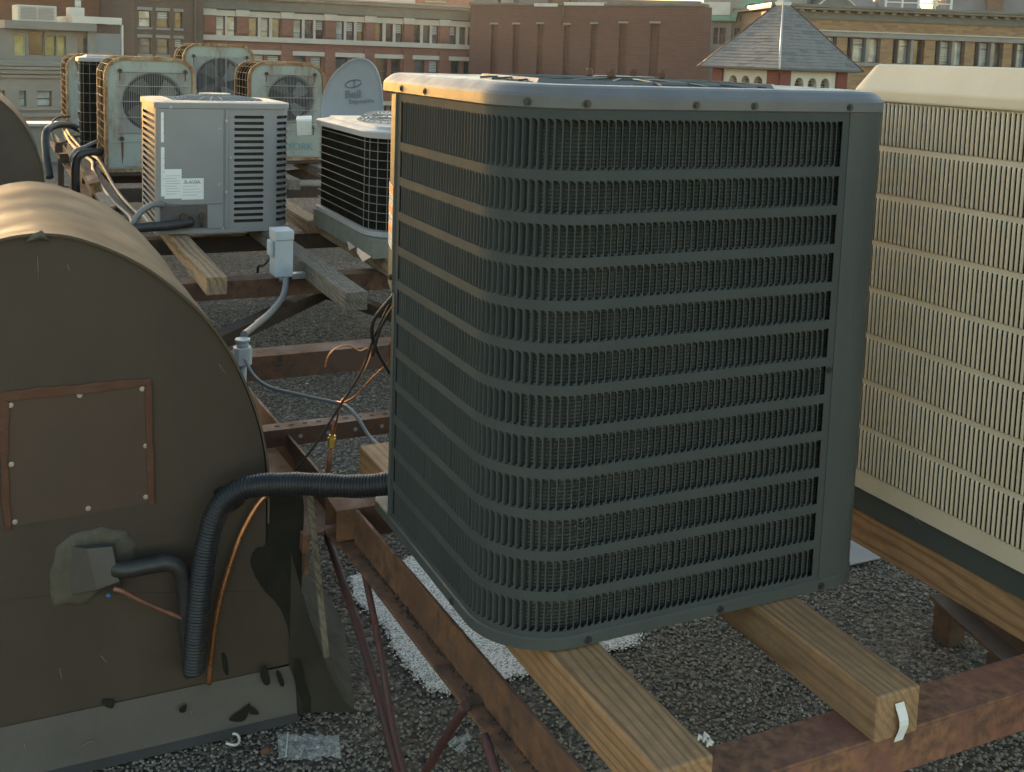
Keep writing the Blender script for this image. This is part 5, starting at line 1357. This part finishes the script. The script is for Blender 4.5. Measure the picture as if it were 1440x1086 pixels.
slab(B, 'cornice', CORNICE, -0.25, U1, zt_w+0.52, zt_w+1.25, 0.35, 18.4)
slab(B, 'cornice', CORNICE, -0.5, U1, zt_w+1.255, zt_w+1.50, 0.75, 18.6)
slab(B, 'cornice', STONEG, -0.55, U1, zt_w+1.505, zt_w+1.60, 0.85, 18.7)

# --- dull brown building with sash windows left of it
w = Wall(188, 78, 286, 79)
B = building('brick_building', 'dull brown brick building with small sash windows beside the stone mullions', w)
ops = []
for (a, b) in ((195, 212), (221, 237), (246, 256)):
    for (t_, bt) in ((14.5, 38), (53, 76), (92, 115), (131, 154)): ops.append((w.uz(a, 40)[0], w.uz(200, bt)[1], min(w.uz(b, 40)[0], w.len-0.2), w.uz(200, t_)[1]))
wall_openings(B, 'wall', BRK5, 0, w.len, -14, 9.0, ops, 0.3, 14)
for o in ops:
    window(B, o, 0.3, PANES[random.choice((0, 1, 2))], True, FRAMEB, random.choice((0, 0.5)))
    slab(B, 'window_sill', STONEG, o[0]-0.1, o[2]+0.1, o[1]-0.16, o[1]-0.005, 0.10); slab(B, 'window_lintel', STONEG, o[0]-0.1, o[2]+0.1, o[3]+0.005, o[3]+0.22, 0.05)
dp = MB(); u = w.uz(249, 40)[0]; dp.cyl((w.len-0.6, -0.12, -10), (w.len-0.6, -0.12, 8.6), 0.07, 8); part(dp, 'downpipe', FRAMEB, B)

# --- plain orange brown building far left
w = Wall(-90, 92, 192, 92)
B = building('brick_building', 'plain orange brown brick building rising behind the grey penthouse', w)
wall_openings(B, 'wall', BRK4, 0, w.len, -14, 11.0, [], 0.3, 14)
slab(B, 'parapet_coping', STONEG, -0.2, w.len+0.2, 11.005, 11.3, 0.25, 14.2)
pv = w.uz(108, 40)[0]; slab(B, 'brick_pier', BRK4, pv-0.2, pv+0.2, -14, 10.9, 0.12)

# --- grey penthouse with wide windows and the masonry block it stands on
w = Wall(-40, 46, 170, 47)
B = building('penthouse', 'grey stucco penthouse with wide windows and a white rooftop unit', w)
q = lambda px, py: w.uz(px, py)
zr = q(60, 42)[1]; zf = q(60, 86)[1]; ue = q(131, 60)[0]; u1_ = w.len
po = [(q(20, 60)[0], q(60, 79)[1], q(36, 60)[0], q(60, 50)[1]), (q(40, 60)[0], q(60, 79)[1], q(63, 60)[0], q(60, 45)[1]), (q(64.5, 60)[0], q(60, 79)[1], q(79, 60)[0], q(60, 50)[1]), (q(80.5, 60)[0], q(60, 79)[1], q(93, 60)[0], q(60, 50)[1]), (q(109, 60)[0], q(60, 80)[1], q(124, 60)[0], q(60, 51)[1])]
wall_openings(B, 'wall', STUCCO, 0, ue, zf-0.3, zr, po, 0.25, 7)
PGLASS = glass_pane('painted_green_reflection', (0.17, 0.19, 0.09))  # greenish reflection painted into the pane colour
for i, o in enumerate(po): window(B, o, 0.25, PGLASS if i < 4 and i != 1 else PANES[0 if i == 1 else 1], False, paint('pale_window_frame', (0.4, 0.4, 0.36), None, (0.5, 0.6)) if i == 0 else STUCCO)
slab(B, 'roof_slab', STUCCO, q(4, 40)[0], ue+0.05, zr+0.003, zr+0.32, 0.45, 7.3)
wing = MB(); wing.box((ue+0.06, -0.15, zf-0.3), (u1_-0.02, 6.5, zr-0.05)); part(wing, 'side_wing', paint('blue_grey_cladding', (0.18, 0.19, 0.19), (0.16, 0.165, 0.17), (0.5, 0.7)), B)
slab(B, 'wing_coping', WHITESTN, q(100, 40)[0], u1_, zr+0.325, zr+0.60, 0.2, 6.6)
slab(B, 'wing_corner_trim', WHITESTN, u1_-0.015, u1_+0.06, zf-0.3, zr+0.32, 0.2, 0.1)
slab(B, 'pilaster', STUCCO, ue-0.25, ue+0.05, zf-0.3, zr-0.001, 0.22)
un = MB(); a, b = q(27, 33)[0], q(82, 33)[0]; zu = zr+0.33; un.box((a, 0.3, zu), (b, 1.6, zu+0.62)); uo = part(un, 'rooftop_unit', WHITESTN, B)
for i in range(9):
    s_ = MB(); s_.box((a+0.1, 0.25, zu+0.08+0.055*i), ((a+b)/2-0.04, 0.295, zu+0.115+0.055*i)); s_.box(((a+b)/2+0.04, 0.25, zu+0.08+0.055*i), (b-0.1, 0.295, zu+0.115+0.055*i)); part(s_, 'louver', PALELID, uo)
bx = MB(); bx.box((q(102, 30)[0], 0.4, zr+0.61), (q(122, 30)[0], 1.2, zr+0.95)); bx.cyl((q(116, 20)[0], 0.8, zr+0.95), (q(116, 20)[0], 0.8, zr+1.25), 0.12, 8); part(bx, 'vent_cowl', WHITESTN, B)
w2 = Wall(-60, 44, 190, 45.5)
B = building('masonry_building', 'grey brown masonry block with stepped ledges below the grey penthouse', w2)
q = lambda px, py: w2.uz(px, py)
oo = [(q(a, 140)[0], q(60, 150)[1], q(b, 140)[0], q(60, 128)[1]) for a, b in ((-15, 7), (27, 37), (52, 73), (100, 121), (145, 166))]
wall_openings(B, 'wall', STUCCO, 0, w2.len, -14, q(60, 86)[1], oo, 0.25, 9)
for o in oo: window(B, o, 0.25, PANES[2], True, FRAMEB, 0)
for (ya, yb, pr) in ((90.5, 93, 0.35), (94, 98, 0.28), (99, 104, 0.2), (106, 110, 0.12), (152, 155, 0.12), (159, 164, 0.2)):
    slab(B, 'ledge', STUCCO if pr != 0.28 else STONEG, -0.2, w2.len+0.1, q(60, yb)[1], q(60, ya)[1], pr)

# --- plain brick party wall with blind slots
w = Wall(660, 62, 987, 56)
B = building('brick_building', 'dark red brick party wall with a row of tall blind slots', w)
q = lambda px, py: w.uz(px, py)
slots = []
for (a, b, t_) in ((690, 699, 34.5), (721, 730, 34.5), (755, 764, 34), (792.5, 801, 35), (830, 839, 34), (870, 881, 33), (914, 926.5, 33)):
    slots.append((q(a, 60)[0], -6, q(b, 60)[0], q(a, t_)[1]))
wall_openings(B, 'wall', BRK2, 0, w.len, -14, q(700, 7)[1], slots, 0.22, 1.2)
for o in slots:
    mb = MB(); mb.box((o[0], 0.215, o[1]), (o[2], 0.25, o[3])); part(mb, 'blind_slot', BRK2, B)
    slab(B, 'slot_lintel', STONEG, o[0]-0.05, o[2]+0.05, o[3]+0.003, o[3]+0.10, 0.05)
slab(B, 'parapet_flashing', WHITESTN, q(752, 7)[0], q(785, 7)[0], q(770, 9.5)[1], q(770, 5)[1], 0.08, 0.3)
slab(B, 'parapet_flashing', WHITESTN, q(793, 7)[0], q(850, 7)[0], q(820, 8)[1], q(820, 3.5)[1], 0.08, 0.3)
slab(B, 'parapet_coping', CORNICE, -0.1, w.len+0.05, q(700, 7)[1]+0.003, q(700, 7)[1]+0.12, 0.07, 0.6)
dp = MB(); u = q(792, 30)[0]; dp.cyl((u, -0.07, q(792, 36)[1]), (u, -0.07, q(792, 5)[1]), 0.05, 8); dp.cyl((u, -0.07, q(792, 36)[1]), (u+0.25, -0.07, q(792, 36)[1]), 0.05, 8); part(dp, 'downpipe', FRAMEB, B)
# roofscape behind the party wall
w = Wall(640, 84, 1000, 80)
B = building('roof_plant', 'grey rooftop plant room and ducts above the brick party wall', w)
z0_ = w.uz(800, 14)[1]
for (a, b, h_, mt_) in ((664, 700, 1.1, ROOFGREY), (704, 722, 0.8, STONEG), (730, 770, 0.5, ROOFGREY), (776, 800, 0.9, BRK5), (812, 985, 0.45, ROOFGREY)):
    slab(B, 'plant_box', mt_, w.uz(a, 5)[0], w.uz(b, 5)[0], -14, z0_+0.4+h_, 0, 6)
w = Wall(470, 112, 672, 112)
B = building('brick_building', 'red brick upper storeys with a green ledge showing above the cornice', w)
zz_ = w.uz(600, 9)[1]
wall_openings(B, 'wall', paint('pale_render', (0.42, 0.42, 0.40), (0.36, 0.36, 0.34), (0.8, 0.9), scale=0.5), 0, w.uz(584, 4)[0], -14, zz_+1.0, [], 0.2, 8)
wall_openings(B, 'brick_bay', BRK1, w.uz(584.5, 4)[0], w.len, -14, zz_+3.0, [], 0.2, 8)
slab(B, 'green_ledge', VERDI, w.uz(598, 4)[0], w.uz(627, 4)[0], w.uz(600, 3.5)[1], w.uz(600, 1.5)[1], 0.4)

# --- limestone building with copper ledge and arch
w = Wall(985, 64, 1130, 63)
B = building('limestone_building', 'grey limestone building with a green copper ledge and arched hood', w)
q = lambda px, py: w.uz(px, py)
oo = [(q(1003, 50)[0], q(1010, 62)[1], q(1009.5, 50)[0], q(1010, 39)[1]), (q(1011.5, 50)[0], q(1010, 62)[1], q(1020, 50)[0], q(1010, 39)[1]), (q(1032, 50)[0], q(1010, 62)[1], q(1045, 50)[0], q(1010, 39)[1]), (q(1052, 50)[0], q(1010, 62)[1], q(1066, 50)[0], q(1010, 39)[1])]
wall_openings(B, 'wall', STONEG, 0, w.len, -14, 9, oo, 0.35, 10)
for o in oo: window(B, o, 0.35, PANES[random.choice((0, 1))], True, FRAMEB, 0.0)
slab(B, 'copper_ledge', VERDI, q(976, 26)[0], q(1033, 26)[0], q(1000, 29.5)[1], q(1000, 26.5)[1], 0.5); slab(B, 'copper_ledge', VERDI, q(979, 26)[0], q(1030, 26)[0], q(1000, 26.3)[1], q(1000, 23.5)[1], 0.4)
slab(B, 'stone_panel', WHITESTN, q(989, 15)[0], q(1027, 15)[0], q(1000, 21)[1], q(1000, 3)[1], 0.06)
slab(B, 'pilaster', STONEG, q(986, 50)[0], q(998, 50)[0], -14, q(1000, 31)[1], 0.15); slab(B, 'pilaster', STONEG, q(1021, 50)[0], q(1029, 50)[0], -14, q(1000, 31)[1], 0.15)
ar = MB(); c = q(1062, 31); R1 = q(1062, 31)[0]-q(1030.5, 31)[0]; R0 = R1*0.80
lo_ = []
for a in np.linspace(math.pi, 0, 21): lo_.append([(c[0]+R1*math.cos(a), -0.5, c[1]+R1*math.sin(a)), (c[0]+R1*math.cos(a), -0.001, c[1]+R1*math.sin(a)), (c[0]+R0*math.cos(a), -0.001, c[1]+R0*math.sin(a)), (c[0]+R0*math.cos(a), -0.5, c[1]+R0*math.sin(a))])
ar.loops(lo_, True, True, True); part(ar, 'copper_arch', VERDI, B)

# --- tan brick building on the right
w = Wall(1085, 58, 1500, 65)
B = building('brick_building', 'long tan brick building with wide windows and a dentil cornice', w)
q = lambda px, py: w.uz(px, py)
zw1, zw0 = q(1215, 53.5)[1], q(1215, 88)[1]
wins = [(1130, 1176), (1191, 1238), (1255.5, 1300), (1315, 1357), (1370.5, 1411), (1423.5, 1464)]
bays = [(q(a, 70)[0], zw0, q(b, 70)[0], zw1) for a, b in wins]
bays2 = [(a, b-3.3, c, d-3.3) for a, b, c, d in bays]
wall_openings(B, 'wall', BRK3, 0, w.len, -14, q(1200, 18)[1], bays + bays2, 0.45, 16)
random.seed(4)
for o in bays + bays2:
    a, b, c, d = o; W_ = c-a
    cuts = [(0.0, 0.16, 0, 0), (0.20, 0.56, 2, random.choice((0, 0.8, 0.8, 0.4))), (0.66, 1.0, random.choice((0, 1)), 0)]
    if random.random() < 0.3: cuts[2] = (0.66, 1.0, 2, 0)
    for (f0, f1, pn, bl) in cuts: window(B, (a+W_*f0, b, a+W_*f1, d), 0.45, PANES[pn], f0 == 0.20, FRAMEB, bl, 0.72)
    slab(B, 'stone_mullion', STONEG, a+W_*0.165, a+W_*0.195, b, d, 0.0, 0.44); slab(B, 'stone_mullion', STONEG, a+W_*0.565, a+W_*0.655, b, d, 0.0, 0.44)
    slab(B, 'window_sill', STONEG, a-0.05, c+0.05, b-0.18, b-0.004, 0.14)
slab(B, 'stone_band', STONEG, -0.05, w.len, zw1+0.02, zw1+0.27, 0.12); slab(B, 'stone_band', STONE, -0.05, w.len, zw1+0.273, zw1+0.34, 0.18)
slab(B, 'frieze', CORNICE, -0.05, w.len, q(1200, 29)[1], q(1200, 18.2)[1], 0.10)
nD = int(w.len/0.62)
for i in range(nD): slab(B, 'dentil', STONEG, 0.62*i, 0.62*i+0.24, q(1200, 19.5)[1], q(1200, 16.3)[1], 0.38)
slab(B, 'cornice', STONEG, -0.4, w.len, q(1200, 16.1)[1], q(1200, 13.3)[1], 0.62, 16); slab(B, 'cornice', CORNICE, -0.45, w.len, q(1200, 13.2)[1], q(1200, 9.5)[1], 0.80, 16)
# terrace railing on that roof
zc_ = q(1200, 9.5)[1]
rl = thing('terrace_railing', 'white terrace railing on the roof of the tan brick building', 'railing'); w.frame(rl)
ra, rb_ = w.uz(1269, 5)[0], w.uz(1364, 10)[0]
for i in range(5):
    u = ra + (rb_-ra)*i/4; mb = MB(); mb.box((u-0.05, 2.0, zc_+0.003), (u+0.05, 2.1, zc_+0.95)); part(mb, 'post', WHITEPLASTIC, rl)
for hz in (0.45, 0.92):
    mb = MB(); mb.box((ra, 2.02, zc_+hz-0.03), (rb_, 2.08, zc_+hz+0.03)); part(mb, 'rail', WHITEPLASTIC, rl)
gb = building('attic_gable', 'grey slate attic gable behind the dentil cornice', w, 'gable roof'); 
mb = MB(); ga, gb_, gm = w.uz(1178, 8)[0], w.uz(1236, 10)[0], w.uz(1206, 0)[0]
mb.prism([(ga, 3.0, zc_+0.003), (gb_, 3.0, zc_+0.003), (gm, 3.0, zc_+1.05)], (0, 5, 0)); part(mb, 'gable_roof', ROOFGREY, gb)
mb = MB(); mb.bar((ga-0.1, 2.9, zc_+0.02), (gm, 2.9, zc_+1.12), 0.2, 0.06); mb.bar((gb_+0.1, 2.9, zc_+0.02), (gm, 2.9, zc_+1.12), 0.2, 0.06); part(mb, 'verge_board', WHITESTN, gb)
pl = thing('potted_shrub', 'yellow green potted shrub by the terrace railing', 'plant'); w.frame(pl)
mb = MB(); u = w.uz(1350, 5)[0]
for i in range(260):
    a = random.uniform(0, 6.283); h_ = random.uniform(0.3, 1.5); r_ = 0.32*math.sin(min(1, (h_-0.2)/1.0)*2.6)*math.sqrt(random.random()); c = Vector((u+r_*math.cos(a), 2.6+r_*math.sin(a), zc_+h_)); d1 = Vector((random.uniform(-1,1), random.uniform(-1,1), random.uniform(-0.2,1)))*0.07; d2 = Vector((random.uniform(-1,1), random.uniform(-1,1), random.uniform(-1,1)))*0.04
    mb.add([c, c+d1+d2, c+d1*2, c+d1-d2], [(0,1,2,3)])
part(mb, 'crown', paint('yellow_green_leaf', (0.12, 0.12, 0.03), (0.08, 0.10, 0.03), (0.5, 0.7)), pl)
mb = MB(); mb.cyl((u, 2.6, zc_+0.003), (u, 2.6, zc_+0.35), 0.16, 12, 0.2); part(mb, 'pot', STONEG, pl)
w = Wall(1120, 92, 1500, 96)
B = building('hipped_roofs', 'grey slate roofs with dormers beyond the terrace', w, 'building')
zz_ = w.uz(1300, 22)[1]
for (a, b, h_) in ((1130, 1240, 1.6), (1236, 1300, 2.6), (1330, 1500, 4.2)):
    mb = MB(); ua, ub = w.uz(a, 10)[0], w.uz(b, 10)[0]; mb.loops([[(ua,0,-14),(ub,0,-14),(ub,8,-14),(ua,8,-14)], [(ua,0,zz_),(ub,0,zz_),(ub,8,zz_),(ua,8,zz_)], [(ua+0.6,2.5,zz_+h_),(ub-0.6,2.5,zz_+h_),(ub-0.6,5,zz_+h_),(ua+0.6,5,zz_+h_)]], True, True, True); part(mb, 'roof', ROOFGREY, B)
for (px, py) in ((1404, 6), (1393, 14)):
    mb = MB(); u = w.uz(px, py)[0]; mb.box((u-0.3, -0.3, zz_), (u+0.3, 1.0, zz_+2.2)); part(mb, 'chimney', BRK5, B)

# --- slate roofed turret
def turret():
    D_ = 31.0
    apex_d = ray(1100, -1); cor = ray(1096, 96)
    c = CAM + cor*(D_/cor.dot(FWD))
    zE = c.z
    lft = CAM + ray(974, 87)*((zE - CAM.z)/ray(974, 87).z) if False else None
    hd = Vector((cor.x, cor.y, 0)).normalized(); sd_ = Vector((hd.y, -hd.x, 0))
    pxm = D_/F_PX
    hw = 120*pxm
    cen = Vector((c.x, c.y, 0)) + hd*hw
    L_c, R_c = cen - sd_*hw*1.0, cen + sd_*hw*1.0
    front, back = Vector((c.x, c.y, 0)), cen + hd*hw
    H = 96*pxm*1.07
    root = thing('turret', 'turret with a worn slate pyramid roof, red brick piers and arched stone panels', 'turret', (cen.x, cen.y, 0))
    ap_ = Vector((cen.x, cen.y, zE+H))
    base = [front, R_c, back, L_c]
    SL = paint('weathered_slate', (0.17, 0.168, 0.16), (0.125, 0.124, 0.12), (0.55, 0.8), scale=3)
    SL2 = paint('stained_slate', (0.095, 0.10, 0.098), (0.125, 0.13, 0.13), (0.6, 0.85), scale=3)
    body = MB(); body.add([Vector((p.x, p.y, zE)) for p in base] + [ap_], [(0,1,4),(1,2,4),(2,3,4),(3,0,4),(3,2,1,0)]); rf = body.build('roof', SL2, root)
    # slates, course by course on the two faces that show
    random.seed(21); cnt = 0
    rest = {0: MB(), 1: MB()}
    for fi, (a, b) in enumerate(((L_c, front), (front, R_c))):
        A3, B3 = Vector((a.x, a.y, zE)), Vector((b.x, b.y, zE))
        nf = (B3-A3).cross(ap_-A3).normalized()
        if nf.dot(CAM - A3) < 0: nf = -nf
        up = (ap_ - (A3+B3)/2); ex_ = (B3-A3).normalized(); L0 = (B3-A3).length
        nr = 22
        for r_ in range(nr):
            f0, f1 = r_/nr, min(1, (r_+1.25)/nr)
            l0 = L0*(1-f0); m0 = A3.lerp(B3, 0.5) + up*f0; m1 = A3.lerp(B3, 0.5) + up*f1
            l1 = L0*(1-f1); ns = max(1, int(round(l0/0.36))); off = 0.5*(r_ % 2)
            for s_ in range(ns + (1 if r_ % 2 else 0)):
                u0 = max(-0.5, -0.5 + (s_-off)/ns); u1 = min(0.5, -0.5 + (s_+1-off)/ns)
                if u1-u0 < 0.1/ns: continue
                gap = 0.004; t0 = random.uniform(0.012, 0.022)
                k = l1/l0 if l0 > 0 else 0
                q0 = m0 + ex_*(u0*l0+gap) + nf*t0; q1 = m0 + ex_*(u1*l0-gap) + nf*t0
                x0_, x1_ = max(u0*l0+gap, -l1/2), min(u1*l0-gap, l1/2)
                if x1_ - x0_ < 0.01: continue
                q2 = m1 + ex_*x1_ + nf*0.004; q3 = m1 + ex_*x0_ + nf*0.004
                sl = random.uniform(-0.012, 0.012); q0 += up.normalized()*sl; q1 += up.normalized()*sl
                dark = random.random() < (0.16 if abs(u1) < 0.42 else 0.3)
                mt_ = SL2 if dark else SL
                (rest[1] if dark else rest[0]).add([q0, q1, q2, q3, q0 - nf*(t0-0.001), q1 - nf*(t0-0.001)], [(0,1,2,3),(4,5,1,0)])
    for i in (0, 1): struct(rest[i].build('slates', SL if i == 0 else SL2, rf), 'stuff')
    for b in base[:2] + base[3:]:
        e = Vector((b.x, b.y, zE)); mb = MB(); mb.tube([e + (e-ap_).normalized()*0.05, ap_], 0.035, 6); mb.build('hip_flashing', GALV if b is front else STEELDARK, rf)
    mb = MB(); mb.loops([[(cen.x+(p.x-cen.x)*k, cen.y+(p.y-cen.y)*k, z) for p in base] for k, z in ((0.10, zE+H*0.91), (0.10, zE+H*0.96), (0.02, zE+H*1.03))], True, False, True); mb.build('roof_cap', GALV, rf)
    mb = MB(); mb.loops([[(cen.x+(p.x-cen.x)*k, cen.y+(p.y-cen.y)*k, z) for p in base] for k, z in ((0.96, zE-0.07), (1.0, zE-0.05), (1.005, zE-0.01), (1.0, zE-0.004))], True, True, True); mb.build('eaves_gutter', ROOFGREY, root)
    # walls: red piers at the corners, white panels with three arches between them
    kw = 0.80
    cs = [cen + (p-cen)*kw for p in base]; RB = brick('red_pier_brick', (0.17, 0.050, 0.036), (0.14, 0.042, 0.03), (0.11, 0.05, 0.04), 3.0)
    z1_, z0_ = zE-0.072, zE-2.4
    for fi, (a, b) in enumerate(((cs[3], cs[0]), (cs[0], cs[1]))):
        d = (b-a).normalized(); n_ = Vector((d.y, -d.x, 0)); L1 = (b-a).length
        if n_.dot(Vector((CAM.x, CAM.y, 0)) - a) < 0: n_ = -n_
        pw = 0.42
        inn = MB(); pts = []
        w0, w1 = pw, L1-pw
        # white panel as columns between arches and the solid above them
        ac = [w0 + (w1-w0)*f for f in (0.22, 0.5, 0.78)]; ra_ = 0.19; zs_ = zE-0.46
        def P3(u, z, off=0.0): p = a + d*u + n_*off; return (p.x, p.y, z)
        us = [w0]
        for c_ in ac:
            for k in np.linspace(-1, 1, 13): us.append(c_ + ra_*k)
        us.append(w1)
        for u0, u1 in zip(us, us[1:]):
            def sof(u):
                for c_ in ac:
                    if abs(u-c_) <= ra_+1e-6: return zs_ + math.sqrt(max(0, ra_**2-(u-c_)**2))
                return None
            um = (u0+u1)/2; inside = any(abs(um-c_) < ra_ for c_ in ac)
            if inside:
                s0, s1 = sof(u0), sof(u1)
                inn.add([P3(u0,s0), P3(u1,s1), P3(u1,z1_), P3(u0,z1_)], [(0,1,2,3)]); inn.add([P3(u0,s0), P3(u1,s1), P3(u1,s1,-0.2), P3(u0,s0,-0.2)], [(3,2,1,0)])
            else:
                inn.add([P3(u0,z0_), P3(u1,z0_), P3(u1,z1_), P3(u0,z1_)], [(0,1,2,3)])
                for u in (u0, u1): inn.add([P3(u,z0_), P3(u,zs_), P3(u,zs_,-0.2), P3(u,z0_,-0.2)], [(0,1,2,3)])
        pn = inn.build('arched_panel', WHITESTN, root)
        bk = MB(); bk.add([P3(w0,z0_,-0.25), P3(w1,z0_,-0.25), P3(w1,z1_,-0.25), P3(w0,z1_,-0.25)], [(0,1,2,3)]); bk.build('dark_opening', DARKIN, pn)
        for c_ in ac:
            lv = MB()
            for k in range(7):
                z = zs_ + 0.12 - 0.09*k; lv.bar(P3(c_-ra_, z, -0.1), P3(c_+ra_, z, -0.1), 0.06, 0.02)
            lv.build('louver', STONEG, pn)
        for (u0, u1) in ((-0.02, pw-0.003), (L1-pw+0.003, L1+0.02)):
            mb = MB(); q0 = a + d*(u0+u1)/2 + n_*0.0; mb.obox((q0.x, q0.y, (z0_+z1_)/2), d, n_, UPZ, (u1-u0)/2, 0.08, (z1_-z0_)/2); mb.build('brick_pier', RB, root)
    mb = MB(); mb.loops([[(cen.x+(p.x-cen.x)*0.66, cen.y+(p.y-cen.y)*0.66, z) for p in base] for z in (z0_-12, z1_)], True, True, True); mb.build('core_wall', BRK2, root)
    mb = MB(); mb.loops([[(cen.x+(p.x-cen.x)*0.86, cen.y+(p.y-cen.y)*0.86, z) for p in base] for z in (z0_-12, z0_)], True, True, True); mb.build('lower_wall', BRK2, root)
turret()

# ================================================================== parapet of this roof, street level beyond
pa = MB(); pa.box((-14, 13.6, -0.2), (22, 13.95, 0.46)); po_ = thing('parapet', 'low brown parapet with a metal coping at the edge of the roof', 'parapet', (0, 13.8, 0)); pa.build('parapet_wall', STUCCO, po_)
pc = MB(); pc.box((-14, 13.55, 0.463), (22, 14.0, 0.5)); pc.build('coping', GALV, po_)
bd = MB(); bd.box((-14, -6, -14), (22, 14, -0.05)); struct(bd.build('roof_slab', STUCCO))
gr = MB(); gr.add([(-190, -60, -14), (210, -60, -14), (210, 190, -14), (-190, 190, -14)], [(0,1,2,3)]); struct(gr.build('ground', paint('asphalt', (0.05, 0.05, 0.052), (0.04, 0.04, 0.04), (0.8, 0.95), scale=0.4)))

# ================================================================== thin evening haze round the whole place
hz = MB(); hz.box((-200, -70, -15), (220, 200, 16)); ho = hz.build('haze', None)
mt = bpy.data.materials.new('thin_haze'); mt.use_nodes = True; n = mt.node_tree.nodes; l = mt.node_tree.links
n.remove(n['Principled BSDF']); vp = n.new('ShaderNodeVolumePrincipled'); vp.inputs['Color'].default_value = (0.95, 0.91, 0.9, 1); vp.inputs['Density'].default_value = 0.00035; vp.inputs['Anisotropy'].default_value = 0.55
l.new(vp.outputs[0], n['Material Output'].inputs['Volume']); ho.data.materials.append(mt); struct(ho, 'stuff')
